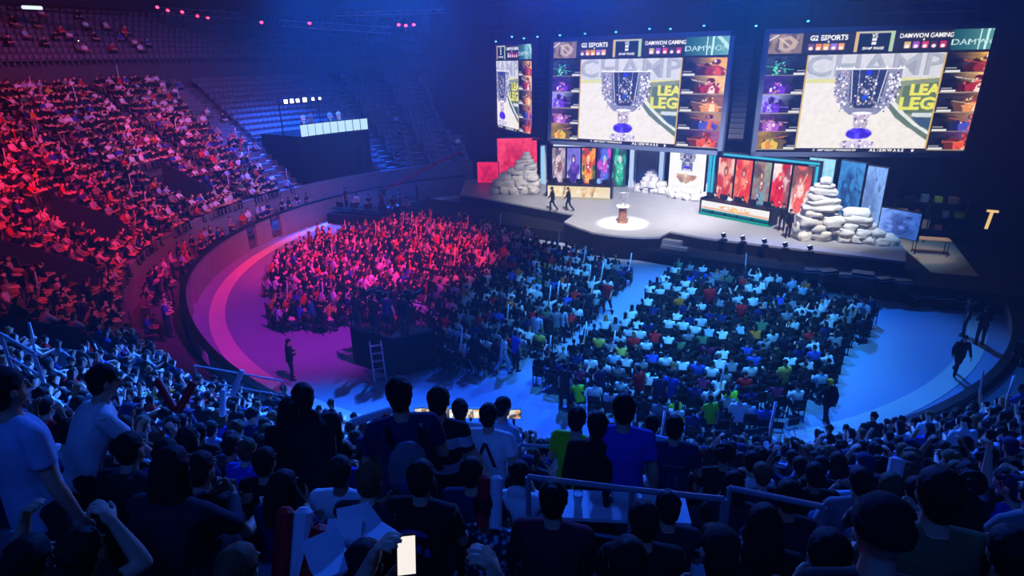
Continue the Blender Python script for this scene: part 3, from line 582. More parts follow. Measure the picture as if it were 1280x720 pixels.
# ------------------------------------------------------------------ hanging LED screens
def portrait_cell(p, x0, y0, x1, y1, seed, bg, cols):
    """a slanted-light portrait strip: dark towards the name plate, bright figure at the outer end"""
    q = Pic(66, 34, (.07, .07, .11)); rg = np.random.default_rng(seed); R = seed >= 100; o = (lambda x: x) if R else (lambda x: 1-x)
    X = q.x if R else 1-q.x; q.mixin(np.clip((X-.25+.35*(q.y-.5))*1.6, 0, 1), bg[1]); q.mixin(np.clip((X-.55)*1.2, 0, 1)*.5, bg[0]); q.grain(.08, 10)
    c = .66+rg.uniform(-.06, .08)
    q.poly([(o(c-.42), rg.uniform(.1, .5)), (o(c-.2), rg.uniform(.55, .8)), (o(c), .45), (o(c+.1), 0), (o(c-.3), 0)], tuple(.45*np.array(cols[0])))
    q.poly([(o(c-.17), 0), (o(c-.2), .38), (o(c-.05), .56), (o(c+.12), .55), (o(c+.24), .36), (o(c+.22), 0)], cols[0]); q.poly([(o(c-.02), .1), (o(c+.02), .5), (o(c+.12), .48), (o(c+.14), .05)], cols[1])
    q.ell(o(c+.03), .70, .07, .17, cols[2], .25); q.ell(o(c+.035), .78, .085, .14, tuple(.5*np.array(cols[0])), .3); q.line((o(c-.4), rg.uniform(.3, .9)), (o(c+.3), rg.uniform(.1, .6)), .018, cols[1], .8)
    q.speckle(o(c), .45, .25, .4, 16, list(cols)+[(.95, .9, .85), tuple(.3*np.array(cols[0]))], (.012, .035), rg)
    a, b_ = (.02, .30) if R else (.70, .98); q.rect(a-.02, .03, b_+.02, .36, (.05, .05, .08), .75); q.rect(a, .22, a+.2, .29, (.75, .74, .72), .8) if R else q.rect(b_-.2, .22, b_, .29, (.75, .74, .72), .8); q.rect(a, .06, b_, .17, (.93, .92, .9), .9)
    p.paste(q, x0, y0, x1, y1); p.rect(x0, y0, x1, y0+.007, (.62, .58, .48)); return p
def screen_pic():
    p = Pic(420, 236, (.07, .07, .09)); rg = np.random.default_rng(5)
    # middle picture: silver cup on a white floor before a lettered wall
    c = Pic(250, 190, (.90, .87, .83)); c.mixin(np.clip(c.y-.3, 0, 1)*.2, (.8, .8, .8)); c.rect(0, .74, 1, 1, (.80, .80, .81)); c.rect(0, .7, 1, .745, (.84, .82, .55))
    c.poly([(.60, .7), (1, .74), (1, .16), (.88, .24), (.74, .38), (.66, .52)], (.52, .56, .44)); c.poly([(.74, .66), (1, .7), (1, .36), (.74, .38)], (.36, .44, .33)); c.poly([(.62, .5), (.72, .34), (.84, .22), (1, .08), (1, .2), (.86, .3), (.76, .42), (.68, .54)], (.38, .45, .38)); c.poly([(.66, .5), (.75, .38), (.86, .26), (1, .14), (1, .175), (.87, .29), (.765, .41), (.69, .52)], (.86, .87, .84)); c.poly([(.84, .34), (1, .33), (1, .2), (.9, .26)], (.22, .32, .42)); c.poly([(.84, .385), (1, .385), (1, .34), (.84, .345)], (.80, .82, .82))
    c.text('CHAMP', .30, .49, .865, (.60, .62, .66), 1.0, .006, 1.0); c.text('CHAMP', .30, .495, .87, (.66, .67, .70), 1.0, .0, 1.0)
    c.text('LEA', .125, .90, .615, (.87, .85, .32), 1.05, .006, 1.2); c.text('LEGI', .14, .88, .475, (.87, .85, .32), 1.1, .006, 1.2)
    paint_cup(c, .47, .0, .87, 1.0, rg); c.grain(.025, 40); p.paste(c, .185, .035, .77, .835)
    for x in (.18, .765): p.rect(x, .03, x+.007, .835, (.8, .66, .35))
    # top bar
    p.rect(0, .84, 1, 1, (.13, .13, .17)); q = Pic(80, 38, (.50, .42, .36)); q.speckle(.5, .5, .5, .5, 30, [(.6, .5, .42), (.36, .3, .26), (.55, .45, .36)], (.04, .1), rg); q.poly([(.3, .8), (.62, .92), (.86, .62), (.8, .3), (.55, .1), (.3, .25)], (.74, .64, .54)); q.poly([(.42, .66), (.56, .74), (.7, .6), (.64, .36), (.5, .26), (.42, .38)], (.52, .43, .36)); q.line((.3, .8), (.62, .4), .03, (.82, .74, .64)); q.line((.0, .7), (.25, .95), .03, (.85, .8, .74)); p.paste(q, 0, .84, .15, 1)
    q = Pic(80, 38, (.10, .30, .32)); q.mixin(q.x, (.42, .66, .62)); q.line((.5, 0), (.5, 1), .012, (.8, .92, .9)); q.line((.62, 0), (.64, 1), .02, (.75, .9, .88)); q.line((.75, 1), (1, .4), .05, (.7, .86, .82)); q.text('DAMWON', .26, .5, .38, (.75, .86, .84), .82, .0, 1.6); p.paste(q, .78, .84, 1, 1)
    p.rect(.375, .84, .39, 1, (.8, .68, .42)); p.rect(.525, .84, .54, 1, (.66, .76, .6)); p.rect(.39, .84, .525, 1, (.06, .12, .17)); p.rect(.39, .985, .525, 1, (.7, .7, .6))
    for i, col in enumerate([(.45, .3, .42), (.88, .5, .22), (.85, .6, .25), (.55, .45, .78), (.88, .6, .36)]): p.rect(.175+i*.033, .862, .202+i*.033, .912, col); p.ell(.188+i*.033, .876, .009, .014, (.97, .88, .8), .5)
    for i, col in enumerate([(.8, .68, .4), (.6, .3, .7), (.78, .22, .35), (.3, .16, .28), (.72, .15, .35)]): p.rect(.585+i*.037, .862, .612+i*.037, .912, col); p.ell(.598+i*.037, .876, .009, .014, (.97, .9, .88), .5)
    p.rect(.447, .925, .467, .945, (.9, .9, .88)); p.rect(.447, .895, .467, .915, (.9, .9, .88)); p.rect(.258, .92, .266, .935, (.9, .9, .88)); p.rect(.66, .92, .668, .935, (.9, .9, .88))
    for i, (bg, cols) in enumerate([(((.12, .14, .22), (.2, .24, .34)), [(.16, .2, .3), (.35, .8, .62), (.3, .62, .55)]), (((.3, .12, .5), (.22, .16, .45)), [(.42, .2, .78), (.3, .12, .55), (.75, .45, .6)]), (((.35, .2, .7), (.66, .68, .9)), [(.42, .18, .82), (.6, .55, .95), (.35, .2, .6)]), (((.5, .3, .6), (.25, .18, .32)), [(.62, .32, .75), (.85, .6, .82), (.75, .5, .55)]), (((.5, .5, .12), (.6, .42, .14)), [(.88, .72, .15), (.9, .5, .12), (.5, .55, .2)])]):
        portrait_cell(p, 0, .66-i*.16, .18, .82-i*.16, 2*i, bg, cols)
    for i, (bg, cols) in enumerate([(((.9, .55, .2), (.92, .68, .3)), [(.55, .16, .14), (.85, .3, .2), (.8, .45, .3)]), (((.95, .8, .6), (.92, .7, .4)), [(.65, .15, .18), (.93, .85, .8), (.85, .35, .28)]), (((.8, .45, .25), (.5, .36, .3)), [(.88, .55, .3), (.96, .82, .6), (.75, .25, .2)]), (((.35, .42, .5), (.75, .5, .3)), [(.28, .3, .7), (.85, .4, .25), (.8, .45, .35)]), (((.7, .3, .2), (.5, .3, .5)), [(.88, .32, .16), (.95, .5, .35), (.55, .15, .14)])]):
        portrait_cell(p, .772, .66-i*.16, 1, .82-i*.16, 101+2*i, bg, cols)
    p.rect(0, .825, 1, .84, (.1, .09, .1)); p.rect(.185, 0, .77, .036, (.10, .10, .13)); A = 1.83; wh = (.95, .94, .92)
    p.text('G2 ESPORTS', .03, .262, .957, wh, 1, .0008, A); p.text('DAMWON GAMING', .028, .672, .957, wh, .88, .0006, A); p.text('VS', .024, .457, .965, wh, 1, .0006, A); p.text('SWAP PHASE', .0155, .457, .866, wh, 1, .0004, A)
    p.text('CHAMP SELECT POWERED BY', .0135, .365, .018, wh, 1.1, .0003, A); p.text('A L I E N W A R E', .017, .60, .018, wh, 1.15, .0006, A); p.ell(.715, .018, .006, .012, wh, .3); return p
SW, SH = 14.29, 8.10
iw, ih = SW-.62, SH-.62
pic_mesh = screen_pic().mesh('picture', iw, ih, SCR, 0)
fm = MB(); D = .45
for c, s in (((0, D/2, SH-.155), (SW, D, .31)), ((0, D/2, .155), (SW, D, .31)), ((-SW/2+.155, D/2, SH/2), (.31, D, SH)), ((SW/2-.155, D/2, SH/2), (.31, D, SH)), ((0, .3, SH/2), (SW-.3, .2, SH-.3))): fm.box(c, s)
FR = mat('screen_frame', (.34, .38, .46), .5, .1); fr_mesh = fm.mesh('frame', FR)
for (x, y, z, yaw, tilt), lab in (((-.395, 60.75, 9.163, -69.04, -.3), 'leftmost hanging LED screen, turned away to the left and seen foreshortened'), ((9.122, 47.53, 9.187, -35.7, -3.2), 'middle hanging LED screen above the stage showing a silver cup'), ((23.637, 41.216, 9.168, -10.93, 1.8), 'largest-looking hanging LED screen, nearest the dark right-hand curtain')):
    t = thing('led_screen', lab, 'screen', (x, y, z), R_(yaw), 'hanging LED screens'); t.rotation_euler = (R_(tilt), 0, R_(yaw)); M = Matrix.Translation((0, 0, -SH/2))
    o = link('frame', fr_mesh, t); o.matrix_local = M
    d = link('display', pic_mesh, t); d.matrix_local = Matrix.Translation((0, .06, -ih/2))
    for sx in (-.3, .3):
        c = MB(); c.tube((sx*SW, .25, SH/2), (sx*SW, .25, SH/2+7.5), .03); c.build('cable', BLK, t)
# line arrays of loudspeakers between the screens
def line_array(loc, rz, n, label, curve=.055):
    t = thing('line_array', label, 'loudspeaker', loc, rz, 'hanging loudspeaker arrays'); y, z, a = 0, 0, 0
    for i in range(n):
        M = Matrix.Rotation(a, 3, 'X'); b = MB(); b.box((0, y, z), (1.0, .75, .36), M=M); o = b.build('cabinet', BLK, t, bevel=.02); g = MB(); g.box(Vector((0, y, z)) + M @ Vector((0, -.385, 0)), (.88, .03, .3), M=M); g.build('grille', mat('grille', (.12, .12, .13), .6), o)
        a -= curve*(i/ n); z -= .38*math.cos(a); y -= .38*math.sin(a)*-1
    b = MB(); b.box((0, 0, .28), (1.1, .9, .12)); b.tube((0, 0, .3), (0, 0, 9), .03); b.build('rigging_frame', BLK, t)
line_array((2.75, 52.3, 10.6), R_(-40), 14, 'black loudspeaker array hanging between the left and middle screens')
line_array((16.2, 44.4, 11.9), R_(-25), 16, 'black loudspeaker array hanging between the middle and right screens')
# ------------------------------------------------------------------ rock piles
def stone_mesh(seed):
    import bmesh
    from mathutils import noise
    bm = bmesh.new(); bmesh.ops.create_icosphere(bm, subdivisions=3, radius=1); rg = random.Random(seed); o = Vector((rg.uniform(0, 50), rg.uniform(0, 50), 0))
    for v in bm.verts:
        p = v.co; b = Vector([math.copysign(abs(c)**.58, c) for c in p]); v.co = b*(1+.30*noise.noise(p*1.5+o)+.12*noise.noise(p*4+o)+.05*noise.noise(p*9+o))
    me = bpy.data.meshes.new('stone'); bm.to_mesh(me); bm.free(); me.materials.append(ROCK); me.polygons.foreach_set('use_smooth', [True]*len(me.polygons)); return me
STONES = [stone_mesh(i) for i in range(6)]
def rock_pile(loc, rz, layers, label):
    """layers: (z, half-width, n stones, thickness, depth, x shift)"""
    t = thing('rock_pile', label, 'rocks', loc, rz, 'stacked stones of the stage set'); k = 0
    for z, hw, n, th, dp, sh in layers:
        for i in range(n):
            x = sh+(-hw+hw*2*(i+.5)/n); w = hw/n*1.12; k += 1
            o = link('stone', STONES[random.randrange(6)], t); o.location = (x, random.uniform(-.12, .12), z+th/2); o.scale = (w*random.uniform(.92, 1.1), dp*random.uniform(.85, 1.1), th*.62); o.rotation_euler = (random.uniform(-.08, .08), random.uniform(-.1, .1), random.choice([0, math.pi])+random.uniform(-.25, .25))
p0 = at(648, 243, ZS)
rock_pile((p0[0]-.2, p0[1]+.5, ZS), -.15, [(0, 2.0, 5, .6, .8, -.1), (.5, 1.9, 4, .6, .7, .05), (1.0, 1.55, 3, .55, .65, .25), (1.5, 1.1, 2, .5, .6, .6), (1.95, .85, 2, .42, .55, .8), (2.35, .6, 1, .38, .5, .85), (2.7, .42, 1, .34, .4, .9), (3.0, .25, 1, .3, .3, .9)], 'white rock pyramid at the far left of the stage before the red panels')
p0 = at(815, 241, ZS); rock_pile((p0[0], p0[1]+.2, ZS), -.5, [(0, 1.6, 5, .5, .6, .2), (.4, 1.0, 3, .5, .5, .1), (.8, .6, 2, .42, .45, -.1), (1.15, .4, 1, .36, .4, -.15), (1.5, .25, 1, .3, .3, -.15)], 'small rock pile in front of the grey doorway')
p0 = at(862, 250, ZS); rock_pile((p0[0], p0[1]+.3, ZS), -.75, [(0, 1.5, 5, .5, .6, 0), (.38, 1.0, 3, .4, .5, -.2)], 'low rock pile under the white trophy panel')
p0 = at(1022, 302, ZS); rock_pile((p0[0]+.1, p0[1]+.6, ZS), -.25, [(0, 1.05, 2, .55, .75, -.2), (.45, 1.2, 3, .55, .7, .1), (.9, 1.15, 2, .5, .7, .15), (1.32, .85, 2, .42, .65, .1), (1.7, .9, 1, .38, .6, .05), (2.02, .78, 1, .36, .55, .1), (2.34, .66, 1, .34, .5, .05), (2.64, .55, 1, .34, .45, .12), (2.95, .42, 1, .3, .4, .1), (3.22, .28, 1, .34, .3, .14)], 'tallest rock cairn beside the right desk')
p0 = at(1085, 306, ZS); rock_pile((p0[0], p0[1]+.6, ZS), -.35, [(0, 1.5, 5, .42, .6, .25), (.36, 1.1, 3, .42, .6, -.15), (.72, .8, 2, .42, .55, -.35), (1.1, .68, 1, .42, .5, -.5), (1.45, .6, 1, .4, .45, -.55)], 'long low rock pile at the right end of the stage')
# ------------------------------------------------------------------ players' desks
def desk(pA, pB, label, front_pic, glow, grp):
    A, B = np.array(pA[:2]), np.array(pB[:2]); W = np.linalg.norm(B-A); a = math.atan2(B[1]-A[1], B[0]-A[0]); mid = (A+B)/2
    t = thing('players_desk', label, 'desk', (mid[0], mid[1], ZS+.012), a, 'players desks on the stage')
    b = MB(); b.box((0, .5, 1.0), (W, 1.1, .06)); b.build('desk_top', BLK, t, bevel=.01)
    for s in (-1, 1): b = MB(); b.box((s*(W/2-.05), .45, .5), (.1, 1.0, 1.3)); b.build('side_panel', BLK, t, bevel=.01)
    b = MB(); b.box((0, .05, .5), (W-.2, .06, 1.0)); o = b.build('front_panel', WHITE, t); link('picture', front_pic.mesh('picture', W-.24, .84, SCRD, .14, .01), o)
    b = MB(); b.box((0, -.02, .06), (W, .16, .12)); b.build('light_strip', emit('desk_glow_'+grp, glow, 1.0), t)
    f = np.array([-math.sin(a), math.cos(a)])
    for i in range(5):
        x = -W/2+W*(i+.5)/5; q = mid+np.array([math.cos(a), math.sin(a)])*x
        mo = thing('monitor', f'black monitor on the {grp} players desk, {["first", "second", "third", "fourth", "fifth"][i]} from its left end', 'monitor', (*(q+f*.35), ZS+1.03), a, f'monitors on the {grp} players desk'); b = MB(); b.box((0, 0, .3), (.56, .04, .33)); b.build('screen', BLK, mo, bevel=.008); b = MB(); b.box((0, .03, .08), (.06, .05, .2)); b.box((0, .04, .008), (.26, .2, .016)); b.build('stand', BLK, mo)
        person('sit_lap', (*(q+f*1.05), ZS+.1), a+math.pi, ['cloth_dark', 'cloth_black', 'cloth_navy', 'cloth_dark', 'cloth_black'][i] if grp == 'left' else ['cloth_black', 'cloth_white', 'cloth_black', 'cloth_teal', 'cloth_dark'][i], hair='headset', label=f'seated player with a headset at the {grp} desk, {["first", "second", "third", "fourth", "fifth"][i]} from its left end', group=f'players at the {grp} desk')
p = Pic(90, 14, (.9, .82, .62)); p.mixin(np.clip(1-p.y, 0, 1)*.6, (.95, .9, .8)); p.speckle(.45, .5, .35, .4, 26, [(.95, .75, .4), (.85, .65, .4), (.98, .92, .8)], (.01, .03)); p.line((.25, 0), (.28, 1), .006, (.3, .25, .2)); p.line((.72, 0), (.76, 1), .006, (.3, .25, .2))
desk(at(683, 247, ZS), at(764, 250.5, ZS), 'black-edged players desk with cream front under the left portraits', p, (.75, .7, .55), 'left')
p = Pic(90, 22, (.93, .92, .9)); p.mixin(np.clip(1-np.abs(p.y-.42)*9, 0, 1), (.88, .6, .45)); p.speckle(.52, .62, .24, .16, 44, [(.96, .7, .3), (.93, .62, .35), (.97, .85, .5), (.95, .75, .45)], (.008, .018)); p.rect(0, 0, 1, .32, (.06, .45, .45)); p.mixin(np.clip(.34-p.y, 0, 1)*2.2*(p.y < .32), (.02, .12, .2)); p.mixin((p.y < .32)*np.clip(p.y*3-.35, 0, 1), (.15, .72, .68))
for x in (.18, .38, .56, .77): p.rect(x-.012, .08, x+.012, .26, (.03, .06, .08))
desk(at(874, 267, ZS), at(962, 284, ZS), 'players desk with white and orange front and green glow along its foot', p, (.1, .62, .5), 'right')
# ------------------------------------------------------------------ cup on its pedestal
q = at(778, 278, ZS); t = thing('pedestal', 'slim bronze pedestal carrying the silver cup on the stage thrust', 'pedestal', (q[0], q[1], ZS)); b = MB(); b.lathe([(.36, 0), (.36, .08), (.3, .12), (.25, .95), (.3, 1.0), (.3, 1.06)], n=8); b.build('column', mat('bronze', (.55, .38, .28), .4, metal=.5), t)
b = MB(); b.lathe([(.42, 1.06), (.42, 1.14), (.1, 1.14)], n=24); b.build('plinth', WHITE, t)
t = thing('trophy_cup', 'silver cup with two handles standing on the bronze pedestal', 'trophy', (q[0], q[1], ZS+1.14)); SIL = mat('silver', (.88, .88, .9), .22, metal=.85)
b = MB(); b.lathe([(.2, 0), (.2, .06), (.09, .12), (.055, .25), (.08, .32), (.06, .36), (.14, .46), (.23, .62), (.25, .82), (.27, .84), (.24, .84), (.2, .62)], n=24); b.build('cup', SIL, t, smooth=True)
for s in (-1, 1): b = MB(); b.path([(s*.14, 0, .46), (s*.3, 0, .52), (s*.36, 0, .68), (s*.33, 0, .85), (s*.24, 0, .8)], .028, 8); b.build('handle', SIL, t)
# stage people
for i, (px, py, rz, pose, lab) in enumerate([(691, 263.5, R_(75), 'walk', 'person in black walking across the stage, left one of the pair'), (711, 264.2, R_(75), 'walk', 'person in black walking across the stage, right one of the pair'), (976, 289, R_(160), 'stand', 'person in black standing beside the tallest cairn, nearer the cairn'), (984, 297, R_(200), 'stand', 'person in black standing at the right desk end, close to the stage edge')]):
    q = at(px, py, ZS); person(pose, (q[0], q[1], ZS), rz, 'cloth_black', sleeve='hoodie', hair=['short', 'cap', 'short', 'short'][i], label=lab)
BEAMS = []
# floor spotlights along the stage edge
for i, (px, py) in enumerate(((905, 301), (929, 304.5), (956, 308.5), (982, 313), (1013, 317))):
    q = at(px, py, ZS); t = thing('stage_light', f'small glowing spotlight on the stage edge, {["first", "second", "third", "fourth", "fifth"][i]} from the right desk towards the right', 'spotlight', (q[0], q[1], ZS), 0, 'spotlights along the stage edge'); b = MB(); b.box((0, 0, .06), (.3, .3, .12)); b.build('base', BLK, t); b = MB(); b.tube((0, .0, .2), (-.06, .1, .42), .12, .14, 12); b.build('head', BLK, t); b = MB(); b.tube((-.061, .101, .423), (-.064, .105, .43), .115, n=12); b.build('lens', emit('lens_blue', (.72, .85, 1), 6.0), t); BEAMS.append((q[0]-.06, q[1]+.12, ZS+.5))
# ------------------------------------------------------------------ camera platform on the arena floor
def face(pos, tgt=(9, 43)): return math.atan2(-(tgt[0]-pos[0]), tgt[1]-pos[1])
A = at(443, 455, 0); B = at(495, 472, 0); Cc = at(545, 460, 0); PH = 1.75
A, B, Cc = A[:2], B[:2], Cc[:2]; Dd = A+Cc-B; ctr = (A+Cc)/2
t = thing('camera_platform', 'black draped square camera platform on the arena floor', 'platform', (*ctr, 0)); poly = [tuple(p-ctr) for p in (A, B, Cc, Dd)]
b = MB(); b.prism(poly, 0, PH-.08); b.build('skirt', BLACK, t); b = MB(); b.prism(poly, PH-.08, PH); b.build('deck', mat('platform_deck', (.2, .2, .22), .7), t)
for i in range(4):
    p, q = np.array(poly[i]), np.array(poly[(i+1) % 4])
    if i in (0, 1): continue
    b = MB(); b.tube((*(p*.97), PH+1.0), (*(q*.97), PH+1.0), .03); b.tube((*(p*.97), PH+.5), (*(q*.97), PH+.5), .025)
    for f in (0.02, .5, .98): w = (p+(q-p)*f)*.97; b.tube((*w, PH), (*w, PH+1.02), .03)
    b.build('railing', BLK, t)
def tv_camera(loc, rz, label, grp='broadcast cameras on the floor platform'):
    t = thing('broadcast_camera', label, 'camera', loc, rz, grp)
    for k in range(3): a = k*2.094+.5; b = MB(); b.tube((math.cos(a)*.45, math.sin(a)*.45, 0), (0, 0, 1.2), .022, .03); b.build('leg', BLK, t)
    b = MB(); b.box((0, .05, 1.42), (.2, .5, .24)); b.build('camera_body', BLK, t, bevel=.02); b = MB(); b.tube((0, .28, 1.42), (0, .72, 1.42), .085, .1, 12); b.build('lens', BLK, t); b = MB(); b.box((0, -.12, 1.62), (.26, .12, .2)); b.build('viewfinder', BLK, t); b = MB(); b.tube((.08, -.15, 1.3), (.25, -.65, 1.1), .015); b.build('pan_handle', BLK, t)
for i, f in enumerate(((.2, .25), (.55, .3), (.8, .72))):
    w = A+(B-A)*f[0]+(Dd-A)*f[1]; rz = face(w); tv_camera((*w, PH), rz, ['broadcast camera at the left corner of the floor platform', 'broadcast camera in the middle of the floor platform', 'broadcast camera at the far side of the floor platform'][i])
    w2 = w-np.array([-math.sin(rz), math.cos(rz)])*.62+np.array([.1, 0]); person('stand_front', (*w2, PH), rz, 'cloth_black', sleeve='hoodie', hair=['short', 'cap', 'headset'][i], label=['camera operator in black at the left corner of the floor platform', 'camera operator in black in the middle of the floor platform', 'camera operator with headset at the far side of the floor platform'][i])
for i, f in enumerate(((.42, .7), (.2, .75), (.75, .2))):
    w = A+(B-A)*f[0]+(Dd-A)*f[1]; person('stand', (*w, PH), face(w)+[.3, -.4, .2][i], ['cloth_dark', 'cloth_black', 'cloth_navy'][i], label=['crew person standing at the back of the floor platform', 'crew person at the left rail of the floor platform', 'crew person in navy near the platform ladder'][i])
lb = at(474, 470, 0); t = thing('step_ladder', 'silver step ladder leaning on the black camera platform', 'ladder', (*lb[:2], 0), .3)
for s in (-1, 1): b = MB(); b.bar((s*.22, -.45, 0), (s*.22, .15, 1.5), .05, .07); b.build('rail', STEEL, t)
for k in range(5): f = (k+.6)/5.2; b = MB(); b.box((0, -.45+.6*f, 1.5*f), (.44, .1, .03)); b.build('rung', STEEL, t)
# ------------------------------------------------------------------ camera crane with a red arm
t = thing('camera_crane', 'red camera crane arm reaching up beside the far end of the stage', 'crane', (-7.9, 52, 0)); RED = mat('red_paint', (.8, .1, .22), .5)
tip = atY(576, 189, 52)-np.array([-7.9, 52, 0]); tail = atY(478, 240, 52)-np.array([-7.9, 52, 0])
b = MB(); b.bar(tail, tip, .12, .16); b.tube(tail+np.array([0, 0, .35]), tip*.55+tail*.45+np.array([0, 0, .25]), .03); b.build('arm', RED, t)
b = MB(); b.box((0, 0, .2), (1.0, .9, .3)); b.tube((0, 0, .3), (0, 0, 1.9), .09); b.build('dolly', BLK, t, bevel=.02); b = MB(); b.box(tail, (.5, .5, .55)); b.build('counterweight', BLK, t, bevel=.02); b = MB(); b.box(tip+np.array([0, 0, -.3]), (.3, .4, .3)); b.build('camera_head', BLK, t, bevel=.02)
person('stand_front', (-9.3, 51.3, 0), face((-9.3, 51.3)), 'cloth_grey', label='crane operator in grey standing at the crane counterweight')
# dark riser with equipment tables before the far barrier
t = thing('equipment_riser', 'low black riser with equipment between red crowd and far barrier', 'riser', (-10.6, 47.1, 0), R_(-22)); b = MB(); b.box((0, 0, .4), (6.8, 3.0, .8)); b.build('skirt', BLACK, t); b = MB(); b.box((0, -.8, 1.15), (6.4, .7, .06)); b.build('desk_top', BLK, t)
for i in range(5): b = MB(); b.box((-2.6+1.3*i, -.8, 1.42), (.6, .08, .38), rz=.1*i); b.build('monitor', BLK, t)
for i in range(6):
    w = np.array([-10.6, 47.1])+np.array([math.cos(R_(-22)), math.sin(R_(-22))])*(-2.8+1.1*i)+np.array([.37, .93])*.35
    person('sit_lap' if i % 3 else 'stand', (*w, .8), math.pi+R_(-22)+.2*i-.5, ['cloth_black', 'cloth_white', 'cloth_dark', 'cloth_grey', 'cloth_black', 'cloth_pale'][i], label=f'crew person on the black equipment riser, {["first", "second", "third", "fourth", "fifth", "sixth"][i]} from its left end', group='crew on the equipment riser')
# ------------------------------------------------------------------ draped camera stand in the seating
t = thing('press_platform', 'tall blue-black draped platform with glowing white parapet panels in the far stand', 'platform', (CX, CY, 0)); tl = lambda q: (q[0]-CX, q[1]-CY, q[2])
b = MB(); n = 15; th = np.linspace(131, 147, n); top = 6.3
b.add([tl(pol(24.9+.05*(i % 2), a, 2.3)) for i, a in enumerate(th)]+[tl(pol(24.9+.05*(i % 2), a, top)) for i, a in enumerate(th)]+[tl(pol(29.6, a, 2.6)) for a in th]+[tl(pol(29.6, a, top)) for a in th], [(i, i+1, n+i+1, n+i) for i in range(n-1)]+[(n+i, n+i+1, 3*n+i+1, 3*n+i) for i in range(n-1)]+[(2*n+i+1, 2*n+i, 3*n+i, 3*n+i+1) for i in range(n-1)]+[(0, n, 3*n, 2*n), (n-1, 2*n-1+0, 4*n-1, 3*n-1)]); b.build('skirt', BLACK, t)
for i in range(9):
    a0, a1 = 131.3+1.7*i, 131.3+1.7*i+1.45; b = MB(); band(b, a0, a1, [(24.75, 6.25), (24.75, 7.15), (24.83, 7.15), (24.83, 6.25)], .8, True); b.v = [tl(v) for v in b.v]; b.build('parapet_panel', emit('parapet_glow', (.78, .93, 1), 1.0), t)
PRESS = []
for i, (a, R, pose, shirt) in enumerate([(143.6, 26.0, 'stand_front', 'cloth_white'), (141.6, 26.2, 'stand', 'cloth_grey'), (137.8, 26.0, 'stand_front', 'cloth_pale'), (135.6, 26.2, 'stand', 'cloth_white')]):
    q = pol(R, a, 6.3); person(pose, q, face(q), shirt, label=f'person standing on the press platform behind its glowing panels, {["first", "second", "third", "fourth"][i]} from left')
t = thing('lamp_bar', 'row of bright white work lamps above the press platform', 'lights', pol(27, 141, 6.3)); o3 = pol(27, 141, 6.3)
L0, L1 = atR0 = (pol(27, 146.5, 9.0)-o3, pol(27, 138.5, 9.05)-o3); b = MB(); b.tube(L0, L1, .05); b.tube((L0[0], L0[1], 0), L0, .05); b.tube((L1[0], L1[1], 0), L1, .05); b.build('frame', BLK, t)
for i, f in enumerate((.12, .27, .42, .6, .82, 1.0)):
    q = L0+(L1-L0)*f; s = (.3, .3, .28, .34, .22, .2)[i]; M = Matrix.Rotation(R_(50), 3, 'Z'); b = MB(); b.box(q+np.array([.1, .1, -.1]), (s*1.15, .22, s*1.15), M=M); o = b.build('lamp_housing', BLK, t); b = MB(); b.box(Vector(q+np.array([.1, .1, -.1])) + M @ Vector((0, -.12, 0)), (s, .02, s), M=M); b.build('lens', emit('work_lamp', (1, .95, .85), 7.0), o)
# ------------------------------------------------------------------ backstage corner at the right of the stage
t = thing('equipment_rack', 'open rack stacked with stage gear in the warm-lit backstage corner', 'rack', (27.0, 38.6, 0), R_(-25)); b = MB()
for z in (.9, 1.7, 2.6): b.box((0, 0, z), (4.0, .8, .05))
b.build('shelf', BLK, t)
for x in (-2, 0, 2): b = MB(); b.box((x, 0, 1.4), (.07, .8, 2.8)); b.build('upright', BLK, t)
for i in range(14):
    z = (.93, 1.73, 2.63)[i % 3]; h = random.uniform(.25, .6); b = MB(); b.box((-1.7+.26*i, random.uniform(-.15, .15), z+h/2), (random.uniform(.25, .55), .5, h)); b.build('case', [mat('case_grey', (.4, .4, .42), .6), mat('case_tan', (.7, .52, .36), .6), BLK, mat('case_yellow', (.7, .75, .1), .6), mat('case_red', (.5, .2, .2), .6)][i % 5], t, bevel=.02)
t = thing('folding_table', 'wooden folding table in the warm-lit backstage corner', 'table', (25.6, 35.8, 0), R_(-20)); b = MB(); b.box((0, 0, 1.0), (1.9, .8, .05)); b.build('table_top', mat('plywood', (.72, .54, .38), .6), t)
for x in (-.85, .85):
    for y in (-.33, .33): b = MB(); b.tube((x, y, 0), (x, y, 1), .025); b.build('leg', BLK, t)
m = MB(); m.prism([(23.6, 32.4), (25.6, 31.4), (28.6, 38), (25.5, 39.5)], 0, .03); m.build('floor_backstage', mat('plywood_floor', (.62, .55, .46), .7, .1, 2), kind=S)
q = atY(1237, 275, 33.2); t = thing('stair_edge_glow', 'glowing warm T shape standing for a lit stair edge at the dark right-hand curtain', 'lamp', q, R_(-70)); t.rotation_euler = (0, R_(6), R_(-5)); b = MB(); b.box((0, 0, .5), (.62, .08, .13)); b.box((-.02, 0, -.02), (.16, .08, 1.0)); b.build('light_tube', emit('stair_glow', (.95, .78, .5), 1.0), t, bevel=.02); b = MB(); b.box((0, .08, .5), (.7, .08, .2)); b.box((-.02, .08, -.02), (.22, .08, 1.1)); b.tube((0, .12, -.5), (0, .12, -1.0), .04); b.build('housing', BLK, t)  # lit stair edge drawn as a self-glowing T; its housing is invented
t = thing('black_barrier', 'low black draped barrier running from the stage end along the floor edge', 'barrier', (22, 27.3, 0)); b = MB(); pts = [(-6.4, 3.4), (-2.1, .8), (2.4, -1.4), (5.2, -3.6)]
for a, c in zip(pts, pts[1:]): b.bar((*a, .5), (*c, .5), .12, 1.0)
b.build('drape', BLACK, t)
